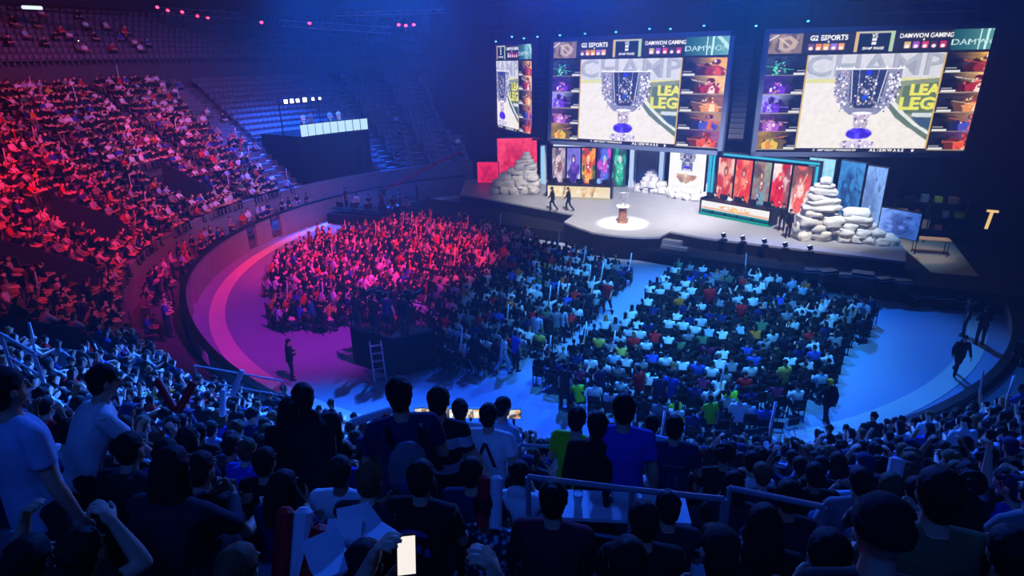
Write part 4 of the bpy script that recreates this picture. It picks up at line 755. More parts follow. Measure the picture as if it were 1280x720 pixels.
for i in range(9):
    q = at(1010+24*i+random.uniform(-6, 6), 347+2.5*i, .8); t = thing('flight_case', f'dark equipment case behind the black skirt right of the stage, {["first", "second", "third", "fourth", "fifth", "sixth", "seventh", "eighth", "ninth"][i]} from left', 'case', (q[0], q[1], .75 if i < 6 else .0), random.uniform(-.6, .2), 'equipment cases right of the stage'); s = random.uniform(.5, .9); b = MB(); b.box((0, 0, s*.4), (s*1.2, s*.8, s*.8)); b.build('case_body', BLK, t, bevel=.03); b = MB(); b.box((0, 0, s*.62), (s*1.22, s*.82, .04)); b.build('edge_trim', STEEL, t)
# ------------------------------------------------------------------ trusses and lamps under the roof
def truss(name, a, b_, label, r=.035, w=.5, m=STEEL, grp='lighting trusses under the roof'):
    a, b_ = np.array(a, float), np.array(b_, float); t = thing(name, label, 'truss', a, 0, grp); d = b_-a; L = np.linalg.norm(d); u = d/L; s = nz(np.cross(u, [0, 0, 1])); v = np.cross(s, u); C4 = [s*w/2+v*w/2, -s*w/2+v*w/2, -s*w/2-v*w/2, s*w/2-v*w/2]
    for c in C4: m_ = MB(); m_.tube(c, d+c, r, n=6); m_.build('chord', m, t)
    m_ = MB(); n = max(2, int(L/.9))
    for i in range(n):
        for j in range(4): m_.tube(C4[j]+d*i/n, C4[(j+1) % 4]+d*(i+1)/n, r*.6, n=4)
    m_.build('lattice', m, t); return t
truss('lighting_truss', atY(203, 13, 60), atY(300, 20, 60), 'pale truss with red lamps over the red-lit stand'); truss('lighting_truss', atY(352, 29, 60), atY(488, 38, 60), 'pale truss ending above the empty blue seats'); truss('lighting_truss', atY(415, 18, 60), atY(556, 14, 60), 'thin truss above the three small red lamps', w=.3); truss('lighting_truss', atY(8, 9, 50), atY(160, 15, 52), 'truss with a white tube lamp at top left', w=.35, m=BLK)
for i, (x0, y0, x1, y1, Y) in enumerate(((585, 36, 935, 12, 55), (600, 12, 960, -6, 50), (940, 14, 1225, 6, 44), (590, 22, 700, 18, 62))): truss('lighting_truss', atY(x0, y0, Y), atY(x1, y1, Y-6), ['dark truss just above the middle screen', 'dark truss high over the stage', 'dark truss above the right screen', 'dark truss above the left screen'][i], m=BLK, w=.6)
def moving_head(q, label, lens, aim=(0, 0, -1), grp='moving-head lamps', s=1.0):
    t = thing('moving_head', label, 'spotlight', q, 0, grp); b = MB(); b.box((0, 0, .42*s), (.34*s, .34*s, .16*s)); b.build('base', BLK, t)
    for x in (-.19, .19): b = MB(); b.box((x*s, 0, .18*s), (.05*s, .14*s, .4*s)); b.build('yoke_arm', BLK, t)
    a = nz(aim); b = MB(); b.tube(-a*.16*s, a*.22*s, .13*s, .16*s, 12); b.build('head', BLK, t); b = MB(); b.tube(a*.221*s, a*.235*s, .14*s, n=12); b.build('lens', lens, t)
RL = emit('lens_red', (1, .18, .3), 9.0); WL = emit('lens_white', (.9, .97, 1), 9.0); CL = emit('lens_cyan', (.35, .75, 1), 2.5)
for i, (px, py) in enumerate(((197, 7), (210, 11), (228, 13), (247, 18), (260, 20), (327, 26), (387, 27), (498, 29), (507, 30), (517, 29))): moving_head(atY(px, py, 60), f'red glowing lamp under the roof, {["first", "second", "third", "fourth", "fifth", "sixth", "seventh", "eighth", "ninth", "tenth"][i]} from left', RL, (.15, -.75, -.6), 'red lamps under the roof', 1.0)
for i, (px, py) in enumerate(((97, 52), (97, 60))): moving_head(atY(px, py, 54), f'white lamp shining sideways at the top left, {["upper", "lower"][i]} of two', WL, (.9, -.3, -.1), 'white lamps at the top left')
q0, q1 = atY(28, 9, 49), atY(52, 10, 49); t = thing('tube_lamp', 'white tube lamp at the top left under the roof', 'lamp', q0); b = MB(); b.tube((0, 0, 0), q1-q0, .12); b.build('light_tube', emit('tube_white', (.9, .95, 1), 1.2), t); b = MB(); b.tube((0, 0, .2), q1-q0+np.array([0, 0, .2]), .07); b.build('housing', BLK, t)
for i, (px, py, Y) in enumerate(((620, 50, 56), (640, 44, 56), (655, 46, 56), (672, 44, 56), (700, 42, 53), (731, 40, 53), (770, 38, 53), (812, 34, 52), (838, 34, 52), (880, 30, 51), (945, 30, 47), (1010, 24, 45))): moving_head(atY(px, py, Y), f'dim bluish lamp hanging above the screens, {["first", "second", "third", "fourth", "fifth", "sixth", "seventh", "eighth", "ninth", "tenth", "eleventh", "twelfth"][i]} from left', CL, (-.1, -.6, -.8), 'dim lamps above the screens', .7)
# ------------------------------------------------------------------ people chosen one by one in the near stand
TAKEN = []
TITEM = []
def near(px, py, t0, pose, shirt, label, hair='short', haircol='hair_black', sleeve='tee', drz=0.0, skin='skin_a', trousers='cloth_dark', up=0.0):
    sit = POSES[pose]['sit']; hh = SKEL[pose]['head'][2]; d = ray(px, py); best = None
    for t in np.arange(t0*.85, t0*1.22, .03):
        q = CAM+d*t; R = math.hypot(q[0]-CX, q[1]-CY); k = int(round((R-24.86)/.68))
        if k < 0: continue
        e = abs(q[2]-hh-ZK(k)) + .12*abs(R-RK(k)) + .06*abs(t-t0)
        if best is None or e < best[0]: best = (e, q, k)
    _, q, k = best; z = ZK(k); sc = float(np.clip((q[2]-z)/hh, .92, 1.13)); rz = face(q)+drz; hy = SKEL[pose]['head'][1]*sc
    x, y = q[0]+math.sin(rz)*hy, q[1]-math.cos(rz)*hy
    o = person(pose, (x, y, z), rz, shirt, trousers, hair, haircol, skin, sleeve, sc, label=label, group=None); TAKEN.append((x, y, .42 if sit else .46)); return o
def shirt_print(o, txts, m, y=-.16, pose='sit_lap', rects=(), polys=()):
    """letters or shapes printed on the back of a shirt"""
    J = SKEL[pose]; b = MB()
    for tx, size, h in txts: v, f = text_mesh(tx, size, 1.0, .002); b.add([J['pel']+J['t']*(h+z)+np.array([x, 0, 0])-J['f']*(-y) for x, _, z in v], f)
    sh = [c for c in bpy.data.objects if c.parent == o and c.name.split('.')[0] in ('t_shirt', 'hoodie')][0]
    if b.v: b.build('lettering', m, sh); b = MB()
    for x, z, w, h_ in rects: b.add([J['pel']+J['t']*(z+dz)+np.array([x+dx, 0, 0])+J['f']*y for dx, dz in ((-w/2, -h_/2), (w/2, -h_/2), (w/2, h_/2), (-w/2, h_/2))], [(0, 1, 2, 3)])
    for pl in polys: b.add([J['pel']+J['t']*z+np.array([x, 0, 0])+J['f']*y for x, z in pl], [tuple(range(len(pl)))])
    if b.v: b.build('logo', m, sh)
PW = mat('print_white', (.75, .77, .82), .8); PB = mat('print_black', (.08, .08, .1), .8)
near(8, 487, 3.3, 'stand', 'cloth_pale', 'standing person in a pale loose t-shirt cut off by the bottom left picture edge', drz=-.2)
near(120, 440, 5.6, 'stand_lean', 'cloth_white', 'person in a white t-shirt standing bent forward among seated people near the left edge', drz=-.5)
PACK = near(499, 492, 5.0, 'stand_front', 'cloth_navy', 'dark-haired standing person in navy carrying a backpack, beside the striped shirt', drz=.5)
def backpack(o, label):
    J = SKEL['stand_front']; M = o.matrix_basis.copy(); q = M @ Vector(J['pel']+J['t']*.28-J['f']*.235); t = thing('backpack', label, 'backpack', q, o.rotation_euler.z); p = Prims(); p.ell((0, 0, .02), (.15, .085, .22)); p.ell((0, 0, -.08), (.155, .095, .14)); me = p.skin('pack_body', .014, .25); me.materials.append(MATS['cloth_grey']); link('pack_body', me, t)
    p = Prims(); p.ell((0, -.09, -.08), (.11, .04, .09)); me = p.skin('pocket', .012, .3); me.materials.append(MATS['cloth_denim']); link('pocket', me, t)
    for s in (-1, 1): b = MB(); b.path([(s*.11, .06, .2), (s*.12, .16, .26), (s*.125, .3, .2), (s*.13, .33, .05), (s*.13, .2, -.14), (s*.12, .06, -.18)], .02, 8); b.build('strap', MATS['cloth_black'], t, smooth=True)
backpack(PACK, 'grey backpack on the back of the navy-clad person beside the striped shirt')
near(549, 501, 5.6, 'stand', 'cloth_striped', 'standing person in a black t-shirt with wide pale stripes')
near(575, 512, 7.0, 'stand', 'cloth_white', 'standing person in a white t-shirt just right of the striped shirt', drz=.3)
o = near(611, 519, 6.2, 'stand', 'cloth_white', 'standing person in white t-shirt with a black open triangle on the back'); shirt_print(o, [('Λ', .34, .33)], PB, -.142, 'stand')
near(629, 498, 7.6, 'stand_front', 'cloth_pale', 'standing dark-haired person in pale top behind the triangle shirt', drz=-.6)
near(378, 492, 6.0, 'stand_lean', 'cloth_black', 'standing person in black bending towards a long-haired neighbour', drz=.7, sleeve='hoodie')
near(362, 512, 5.6, 'stand', 'cloth_black', 'standing long-haired person in black left of the bending one', hair='long', sleeve='hoodie', drz=.3)
near(722, 524, 6.4, 'stand_front', 'hi_vis', 'steward in a yellow-green high-visibility vest standing at the gangway rail', drz=-.3)
near(747, 531, 5.5, 'stand', 'cloth_black', 'black-clad standing person in front of the yellow-green vest', sleeve='hoodie')
near(780, 511, 5.6, 'stand', 'cloth_blue', 'tall standing person in a blue polo shirt at the gangway')
o = near(843, 534, 5.5, 'stand_front', 'cloth_navy', 'standing long-haired person in a navy t-shirt with faint back print at the gangway', hair='bun'); shirt_print(o, [], mat('print_grey', (.35, .42, .45), .8), -.142, 'stand_front', [(0, .36, .2, .022), (-.03, .2, .02, .12), (.04, .2, .02, .12)])
near(815, 530, 7.4, 'stand', 'cloth_pale', 'pale-shirted standing person between the blue polo and the printed navy t-shirt')
near(905, 568, 5.6, 'sit_lap', 'cloth_black', 'seated person with a big round head of curly hair', hair='curly')
near(940, 577, 6.6, 'sit_lean', 'cloth_white', 'seated person in a white t-shirt right of the curly-haired one')
near(553, 578, 5.2, 'sit_cam', 'cloth_dark', 'seated person with both arms raised to the head behind the black printed t-shirt', trousers='cloth_black')
o = near(527, 597, 3.7, 'sit_lap', 'cloth_black', 'seated person in black t-shirt with pale print, directly behind the bright phone'); shirt_print(o, [], mat('print_blue', (.3, .32, .6), .8), -.15, 'sit_lap', (), [[(x-.025, .25+d), (x+.025, .25+d), (x+.012, .31+d), (x-.012, .31+d)] for x, d in ((-.09, -.015), (-.03, 0), (.03, 0), (.09, -.015))]+[[(.1*math.cos(a), .37+.045*math.sin(a)) for a in [math.pi*i/8 for i in range(9)]]])
near(608, 634, 4.0, 'sit_lap', 'cloth_floral', 'seated person in a dark floral shirt left of the maroon top')
near(692, 623, 3.5, 'sit_lap', 'cloth_maroon', 'seated person in a maroon top', hair='bun', sleeve='sweater')
near(457, 705, 2.5, 'sit_lean', 'cloth_black', 'dark round head at the bottom edge left of the bright phone', hair='short')
near(332, 577, 4.7, 'sit_lap', 'cloth_black', 'seated person in black t-shirt behind the upright red and white clap banners', drz=.1)
near(252, 586, 4.0, 'sit_lap', 'cloth_black', 'seated short-haired person in black right of the printed blue t-shirt', drz=-.1)
o = near(209, 566, 4.6, 'sit_lap', 'cloth_blue', 'seated person in a blue t-shirt with white lettering and emblem on the back'); shirt_print(o, [('UNIVERSITY', .05, .37)], PW, -.15, 'sit_lap', [(0, .325, .16, .012)], [[(-.1, .24), (-.06, .2), (-.03, .27), (.03, .27), (.06, .2), (.1, .24), (.08, .12), (0, .08), (-.08, .12)]])
near(151, 552, 4.3, 'sit_lap', 'cloth_black', 'seated person in black left of the printed blue t-shirt')
near(650, 592, 4.6, 'sit_lean', 'cloth_white', 'seated person in a pale hooded top beside the red and white clap banner', sleeve='hoodie')
near(590, 590, 4.6, 'sit_lap', 'cloth_navy', 'seated person in navy between the raised arms and the pale hooded top')
near(805, 650, 3.5, 'sit_lap', 'cloth_black', 'seated person in black under the gangway table', drz=.1)
near(835, 633, 4.2, 'sit_lap', 'cloth_dark', 'seated dark-haired person under the gangway rail, left of the rail post', drz=.1)
near(785, 703, 2.9, 'sit_lap', 'cloth_black', 'seated person with short fringe-lit hair at the bottom edge', drz=.1)
near(900, 692, 2.5, 'sit_lap', 'cloth_black', 'large dark capped head at the bottom edge below the rail post', hair='cap', haircol='cloth_black')
near(955, 655, 3.3, 'sit_lap', 'cloth_black', 'seated person in black right of the rail post', hair='long')
near(1035, 694, 2.5, 'sit_lap', 'cloth_dark', 'dark round head at the bottom edge left of the hooded figure')
near(1172, 618, 2.35, 'sit_lap', 'cloth_olive', 'large dark-haired person in an olive t-shirt near the bottom right corner')
near(1100, 668, 1.75, 'sit_lap', 'cloth_black', 'largest dark beanie-wearing head at the bottom right', hair='beanie', haircol='cloth_black')
near(985, 620, 4.2, 'sit_lap', 'cloth_dark', 'seated person in dark top below the right rail'); near(1260, 690, 2.4, 'sit_lap', 'cloth_black', 'dark head cut off by the bottom right corner')
near(40, 700, 2.6, 'sit_cam', 'cloth_black', 'seated person with raised hands at the bottom left corner', drz=.2)
near(105, 690, 2.8, 'sit_lean', 'cloth_black', 'seated person leaning forward near the bottom left corner', drz=.2)
near(300, 712, 2.7, 'sit_lap', 'cloth_black', 'fair-haired head at the bottom edge left of the clap banners', haircol='hair_fair')
# phone, paper, clap banners
q = CAM+ray(508, 694)*2.35; t = thing('smartphone', 'bright smartphone with a blank white screen held up at the bottom edge', 'phone', q, face(q)); t.rotation_euler = (R_(-24), R_(5), R_(12)); b = MB(); b.box((0, .004, 0), (.078, .008, .16)); b.build('case', BLK, t, bevel=.003); b = MB(); b.box((0, -.002, 0), (.068, .003, .142)); b.build('display', emit('phone_white', (.98, .95, .92), 1.0), t)
near(512, 788, 2.2, 'sit_cam', 'cloth_black', 'person at the bottom edge holding up the bright phone')
PAPER = mat('card_white', (.82, .84, .88), .6); REDC = mat('card_red', (.78, .06, .1), .5)
def clap(px0, py0, px1, py1, t, two, label, grp='clap banners in the near stand', r=.045):
    a = CAM+ray(px0, py0)*t; b_ = CAM+ray(px1, py1)*t*1.02; o = thing('clap_banner', label, 'clap banner', a, 0, grp); d = b_-a; b = MB(); b.tube((0, 0, 0), d*.93, r, r, 10); b.tube(d*.93, d, r, r*.5, 10); b.build('tube', {'r': REDC, 'w': PAPER}[two[0]], o)
    if len(two) > 1: b = MB(); s = nz(np.cross(d, ray(640, 360)))*r*1.9; b.tube(s, s+d*.93, r, r, 10); b.tube(s+d*.93, s+d, r, r*.5, 10); b.build('tube', {'r': REDC, 'w': PAPER}[two[1]], o)
clap(374, 725, 380, 634, 3.2, 'wr', 'upright red and white pair of clap banners, left one behind the phone', r=.05); clap(388, 722, 404, 656, 3.0, 'r', 'leaning red clap banner right of the upright pair', r=.055); clap(619, 660, 621, 594, 4.2, 'wr', 'white and red clap banner standing beside the maroon top', r=.045)
clap(218, 512, 196, 474, 7.0, 'r', 'red clap banner tilted left above the dark heads at left'); clap(222, 516, 243, 476, 7.0, 'r', 'red clap banner tilted right forming a V with its neighbour'); clap(463, 560, 486, 517, 6.2, 'r', 'red clap banner held by the navy backpack person'); clap(440, 528, 492, 512, 6.4, 'w', 'white clap banner lying level left of the navy backpack person'); clap(290, 495, 303, 462, 10, 'w', 'white clap banner leaning right in the bright blue crowd'); clap(278, 520, 279, 486, 9, 'w', 'white clap banner upright in the bright blue crowd'); clap(718, 566, 690, 540, 6.6, 'w', 'white clap banner left of the yellow-green vest'); clap(1112, 625, 1122, 572, 4.6, 'w', 'tall white clap banner left of the olive t-shirt', r=.055); clap(1188, 565, 1184, 548, 11, 'w', 'white clap banner near the right edge, left of two', r=.05); clap(1193, 565, 1192, 547, 11, 'w', 'white clap banner near the right edge, right of two', r=.05); clap(998, 620, 1000, 590, 7.5, 'w', 'white clap banner forming the left leg of an upright V'); clap(1013, 622, 1000, 590, 7.5, 'w', 'white clap banner forming the right leg of an upright V'); clap(962, 568, 957, 552, 9.5, 'w', 'pale clap banner, left of two above the white t-shirt'); clap(972, 568, 970, 551, 9.5, 'w', 'pale clap banner, right of two above the white t-shirt')
for i, (px, py, t_) in enumerate(((425, 690, 2.9), (445, 668, 3.2), (415, 708, 2.7), (470, 672, 3.0))):
    q = CAM+ray(px, py)*t_; o = thing('pizza_box', f'open white paper box on dark laps beside the phone, {["first", "second", "third", "fourth"][i]} from left', 'box', q, .3*i, 'white paper boxes beside the phone'); b = MB(); b.box((0, 0, 0), (.17, .13, .025)); b.build('tray', PAPER, o, bevel=.004); b = MB(); M = Matrix.Rotation(R_(35), 3, 'X'); b.box((0, .1, .045), (.17, .1, .008), M=M); b.build('lid', PAPER, o)
# gangway rails and table
def rail(pts, posts, label, r=.021):
    o = thing('guard_rail', label, 'railing', pts[0]); p0 = np.array(pts[0]); b = MB(); b.path([np.array(p)-p0 for p in pts], r, 8); b.build('handrail', RAILM, o)
    b = MB(); b.path([np.array(p)-p0-np.array([0, 0, .45]) for p in pts], r*.7, 8); b.build('mid_rail', RAILM, o)
    for p in posts: p = np.array(p)-p0; b = MB(); b.tube(p, p-np.array([0, 0, 1.15]), r, n=8); b.build('post', RAILM, o)
g = lambda px, py, t: CAM+ray(px, py)*t
r1, r2, r3 = g(660, 596, 4.7), g(790, 612, 4.35), g(905, 624, 4.05); rail([r1, r2, r3], [r1, r2, r3], 'pale guard rail crossing the picture in front of the standing stewards')
r4, r5 = g(912, 610, 4.3), g(1030, 634, 3.9); rail([r4, r5], [r4, r5], 'short sloping guard rail right of the stewards')
r6, r7 = g(650, 556, 6.9), g(745, 562, 6.6); rail([r6, r7], [r6, r7], 'guard rail left of the yellow-green vest')
r8, r9 = g(243, 457, 17), g(352, 476, 16); rail([r8, r9], [r8, r9], 'guard rail at the foot of the bright blue crowd', .025)
r8, r9 = g(0, 417, 11), g(42, 441, 10.5); rail([r8, r9], [r8, r9], 'guard rail at the left edge of the picture', .03)
q = g(780, 634, 4.7); t = thing('gangway_table', 'narrow blue-lit table with cups behind the guard rail', 'table', q-np.array([0, 0, .0]), -.1); b = MB(); b.box((0, 0, 0), (.95, .32, .03)); b.build('table_top', PAPER, t)
for x in (-.42, .42): b = MB(); b.box((x, 0, -.45), (.03, .28, .9)); b.build('leg', RAILM, t)
for i in range(4): o = thing('paper_cup', f'cup on the gangway table, {["first", "second", "third", "fourth"][i]} from left', 'cup', q+np.array([-.35+.22*i, .03-.02*i, .015]), 0, 'cups on the gangway table'); b = MB(); b.lathe([(.028, 0), (.04, .1), (.042, .105), (.036, .1)], n=14); b.build('cup', BLK if i % 2 else PAPER, o)
# control desk with little lit monitors behind the barrier below the stand
for i, px in enumerate((527, 541, 556, 570, 588, 600, 634, 642)):
    d = ray(px, 516+ (px-520)*.02); q = None
    for tt in np.arange(10, 30, .05):
        p = CAM+d*tt
        if math.hypot(p[0]-CX, p[1]-CY) < 22.6: q = p; break
    t = thing('control_monitor', f'small lit monitor in the row below the stand, {["first", "second", "third", "fourth", "fifth", "sixth", "seventh", "eighth"][i]} from left', 'monitor', (q[0], q[1], .5), face((0, 0), (-q[0], -q[1]))+math.pi, 'lit monitors below the stand'); t.rotation_euler = (0, 0, math.atan2(-q[0], q[1])); hz = q[2]-.5
    b = MB(); b.box((0, .06, hz), (.42, .06, .32)); b.build('bezel', BLK, t); b = MB(); b.box((0, .08, hz/2-.1), (.08, .08, hz-.1)); b.box((0, .1, .02), (.35, .3, .04)); b.build('stand', BLK, t); link('picture', figure_pic(80+i, (.85, .85, .8), [(.9, .88, .8), (.3, .3, .35), (.8, .6, .4)], 12, 10).mesh('picture', .38, .28, SCR, hz-.14, .028), t) if False else None
    pm = Pic(10, 8, (.8, .8, .75)).speckle(.5, .5, .5, .5, 8, [(.95, .93, .85), (.25, .25, .3), (.8, .6, .4)], (.1, .25)).mesh('picture', .38, .28, SCR, hz-.14, .02); link('picture', pm, t)
# ------------------------------------------------------------------ people standing on the arena floor, one by one
FL = [(1203.3, 419.5, 'stand', .4, 'cloth_dark', 'short', 'person in dark clothes standing by the black barrier at right, left of the pair'), (1223, 431, 'stand_front', -.6, 'cloth_black', 'short', 'person in black standing by the black barrier at right, right of the pair'), (1193, 470, 'walk', 2.6, 'cloth_black', 'short', 'person in black walking alone on the open blue floor at right'), (1030.6, 533, 'walk', .1, 'cloth_black', 'cap', 'person with a yellow cap and dark clothes walking beside the blue crowd'), (394, 415, 'stand_front', 2.8, 'cloth_teal', 'short', 'person in a green jacket standing alone on the purple floor'), (630, 468, 'walk', -.9, 'cloth_white', 'short', 'person in white walking between the two crowd blocks'), (645, 463, 'stand', -.6, 'cloth_blue', 'short', 'person in blue right beside the person in white between the crowd blocks'), (671.5, 437, 'stand', -.2, 'cloth_pale', 'short', 'tall person in pale clothes standing in the crowd aisle, back turned'), (694.5, 430, 'stand_front', .3, 'cloth_grey', 'short', 'person in grey standing in the aisle near a pale-clad pair'), (703, 428, 'stand', -.5, 'cloth_pale', 'long', 'long-haired person in pale top at the right end of the aisle pair'), (736, 404, 'stand', .4, 'cloth_dark', 'short', 'person in dark clothes standing mid aisle below the red-topped one'), (758.6, 391, 'walk', 3.0, 'cloth_red', 'short', 'person in a red top walking up the aisle between the crowds'), (1076, 416, 'stand_lean', 1.9, 'cloth_pale', 'short', 'person in pale jacket leaning over the right end of the blue crowd'), (594, 466, 'stand_front', .6, 'cloth_black', 'short', 'person in black at the near edge of the left crowd, beside one in white'), (706, 509, 'stand', -.2, 'cloth_dark', 'short', 'person in dark clothes standing at the near left corner of the blue crowd'), (750, 510, 'stand_front', .8, 'cloth_navy', 'short', 'person in navy standing by the near edge of the blue crowd'), (822, 522, 'stand', .2, 'cloth_navy', 'short', 'person in navy at the near edge of the blue crowd, beside the pink top'), (835, 520, 'stand_front', -.3, 'cloth_blue', 'short', 'broad person in blue standing at the near edge of the blue crowd'), (797, 513, 'walk', .9, 'cloth_red', 'short', 'person in a pink-red top at the near edge of the blue crowd'), (884, 555, 'walk', .3, 'hi_vis', 'short', 'steward in a high-visibility vest walking at the near edge of the blue crowd'), (1270, 470, 'stand', 1.5, 'cloth_black', 'short', 'person in black at the right picture edge'), (366, 474, 'stand_front', -.5, 'cloth_black', 'short', 'dark standing person on the purple floor close to the near stand'), (618, 330, 'stand', .4, 'cloth_black', 'short', 'person standing at the right end of the red crowd'), (548, 322, 'stand_front', 2.5, 'cloth_red', 'short', 'person standing up in the middle of the red crowd'), (497, 330, 'stand', -.4, 'cloth_orange', 'short', 'person in orange standing up within the red crowd')]
FP = []
for px, py, pose, drz, shirt, hair, lab in FL:
    q = at(px, py, 0); person(pose, (q[0], q[1], 0), face(q)+drz, shirt, hair=hair, haircol='yellow_cap' if hair == 'cap' else 'hair_black', sleeve='hoodie' if shirt in ('cloth_black', 'cloth_teal') else 'tee', scale=1.02, label=lab, trousers='cloth_pale' if 'white walking' in lab or 'tall person' in lab else 'cloth_dark'); FP.append((q[0], q[1]))
for i, (px, py, lab) in enumerate(((808, 470, 'seated steward in bright green vest in the middle rows of the blue crowd'), (725, 492, 'seated steward in bright green vest at the near left of the blue crowd'), (921, 500, 'seated steward in bright green vest at the near right of the blue crowd'), (849, 515, 'seated steward in bright green vest at the near edge of the blue crowd'))):
    q = at(px, py, .8); person('sit_lean', (q[0], q[1], 0), face(q)+(.5 if i else 2.8), 'hi_vis', label=lab); FP.append((q[0], q[1]))
# ------------------------------------------------------------------ crowd: seats first, then who sits in them
U, N_ = np.array([.82, -.574]), np.array([.574, .82])
def inside(p, poly):
    c = False; n = len(poly)
    for i in range(n):
        (x0, y0), (x1, y1) = poly[i], poly[(i+1) % n]
        if (y0 > p[1]) != (y1 > p[1]) and p[0] < (x1-x0)*(p[1]-y0)/(y1-y0)+x0: c = not c
    return c
PL = [at(*p, .6)[:2] for p in ((327, 350), (340, 400), (385, 407), (440, 395), (520, 442), (560, 455), (600, 455), (655, 440), (700, 420), (745, 385), (792, 345), (730, 318), (640, 300), (590, 280), (520, 275), (480, 278), (400, 296), (350, 318))]
PR = [at(*p, .6)[:2] for p in ((668, 462), (712, 496), (800, 520), (880, 545), (940, 540), (1005, 510), (1062, 440), (1092, 388), (1000, 362), (900, 345), (850, 335), (790, 392))]
plat = [A*1.0, B, Cc, Dd]; pc = (A+Cc)/2; plat = [pc+(p-pc)*1.25 for p in plat]
seats = []     # x, y, z, facing, zone
for zone, pl in ((0, PL), (1, PR)):
    for b_ in np.arange(-5, 75, .82 if zone == 0 else .86):
        for a_ in np.arange(-45, 25, .54 if zone == 0 else .58):
            p = U*a_+N_*b_+np.array([0, 10]); p = p+RNG.normal(0, .05, 2)
            if inside(p, pl) and not inside(p, plat): seats.append((p[0], p[1], 0.0, face(p, (10, 44)), zone))
AISLES = [126, 119, 113, 148.6, 162, 176, 184, 197.5, 214, 222, 236, 250, 276, 292, 308]
def stand_seats():
    for k in range(NROW):
        R, z = RK(k), ZK(k); da = math.degrees(.46/R)
        for a in np.arange(109, 333, da):
            if in_vom(k, a, .35): continue
            if any(abs(a-x)*R_(1)*R < .62 for x in AISLES): continue
            if 130.3 < a < 147.8 and k < 8: continue
            p = pol(R-.06, a, z); px, py, dep = proj(p+np.array([0, 0, 1.0]))
            if dep < .6 or px < -60 or px > 1340 or py < -60 or py > 790: continue
            yield k, a, p, px, py, dep
NEAR = []; EMPTY = []; CROWD = []
for k, a, p, px, py, dep in stand_seats():
    rz = face(p, (7, 42)); dist = np.linalg.norm(p+np.array([0, 0, 1.2])-CAM)
    if dist < 2.0: continue
    occ = .97 if a > 155 else (.75 if a > 153 else (.12 if a > 147.8 else .0))
    if a < 130: occ = .012
    if k < 9 and 690 < px < 880 and 545 < py < 660 and dist < 7: occ = 0
    gang = 4.3 < dist < 6.4 and 680 < px < 890
    if gang: occ = 0
    bad = any(math.hypot(p[0]-x, p[1]-y) < r for x, y, r in TAKEN)
    if RNG.random() < occ and not bad: (NEAR if dist < 13.5 else CROWD).append((dist, p, rz, k, a, px, py))
    elif not bad and not gang: EMPTY.append((dist, p, rz, k, a, px, py))
# anyone hidden straight behind or right in front of the lens keeps clear
NEAR = [s for s in NEAR if not (s[0] < 3.6 and 60 < s[5] < 1130)]
NEAR.sort(key=lambda s: s[0]); NMAX = 205
CROWD += NEAR[NMAX:]; NEAR = NEAR[:NMAX]
SH = [('cloth_black', 'black'), ('cloth_dark', 'dark grey'), ('cloth_navy', 'navy'), ('cloth_white', 'white'), ('cloth_pale', 'pale blue'), ('cloth_grey', 'grey'), ('cloth_blue', 'blue'), ('cloth_denim', 'denim blue'), ('cloth_purple', 'purple'), ('cloth_red', 'red')]
SHW = np.array([24, 14, 10, 17, 12, 8, 7, 4, 2, 2], float); SHW /= SHW.sum()
ORD = lambda n: f'{n}{"th" if 10 <= n % 100 <= 20 else {1: "st", 2: "nd", 3: "rd"}.get(n % 10, "th")}'
rows = {}
for s in NEAR: rows.setdefault(s[3], []).append(s)
POSEW = ['sit_lap']*5+['sit_lean']*4+['sit_clap']*2+['sit_stick', 'sit_cam']
for ri, k in enumerate(sorted(rows, reverse=True)):
    for ci, s in enumerate(sorted(rows[k], key=lambda s: s[5])):
        dist, p, rz, k, a, px, py = s; sh, sn = SH[RNG.choice(len(SH), p=SHW) if dist > 5 else RNG.integers(3)]; hair = ['short', 'short', 'short', 'long', 'bun', 'cap', 'curly'][RNG.integers(7 if dist > 5 else 4)]; pose = POSEW[RNG.integers(len(POSEW) if dist > 5.5 else 9)]; hc = ['hair_black', 'hair_black', 'hair_brown', 'hair_fair'][RNG.integers(4)] if hair != 'cap' else 'cloth_navy'
        hn = {'short': 'short hair', 'long': 'long hair', 'bun': 'a hair bun', 'cap': 'a cap', 'curly': 'curly hair'}[hair]
        person(pose, p+np.array([*RNG.normal(0, .03, 2), 0]), rz+RNG.normal(0, .14), sh, ['cloth_dark', 'cloth_denim', 'cloth_black'][RNG.integers(3)], hair, hc, ['skin_a', 'skin_b', 'skin_c'][RNG.integers(3)], 'tee' if RNG.random() < .7 else 'sweater', RNG.uniform(.95, 1.04), label=f'seated person, {sn} top, {hn}, {ORD(ci+1)} from left in {ORD(ri+1)} seat row up', group='seated audience of the near stand')
# the rest of the audience in one mass
protos = [crowd_proto('sit_lap'), crowd_proto('sit_lean', 'long'), crowd_proto('sit_clap'), crowd_proto('sit_lap', 'long'), crowd_proto('sit_stick', stick=True), crowd_proto('sit_cam'), crowd_proto('stand_front'), crowd_proto('sit_lean')]
pw = np.array([5, 2.5, 2, 2, .7, .5, .45, 4]); pw /= pw.sum()
allp = []
for s in CROWD: allp.append((s[1][0], s[1][1], s[1][2], s[2], 2))
for x, y, z, rz, zone in seats:
    if any(math.hypot(x-u, y-v) < .45 for u, v in FP): continue
    if RNG.random() < (.95 if zone else .93): allp.append((x, y, z, rz, zone))
for a in np.arange(152, 214, 1.5):                               # people in the walkway behind the barrier
    for R in (22.7, 23.5):
        if RNG.random() < .62: q = pol(R, a+RNG.uniform(-.5, .5)); allp.append((q[0], q[1], .5, face(q)+RNG.normal(0, .3), 3))
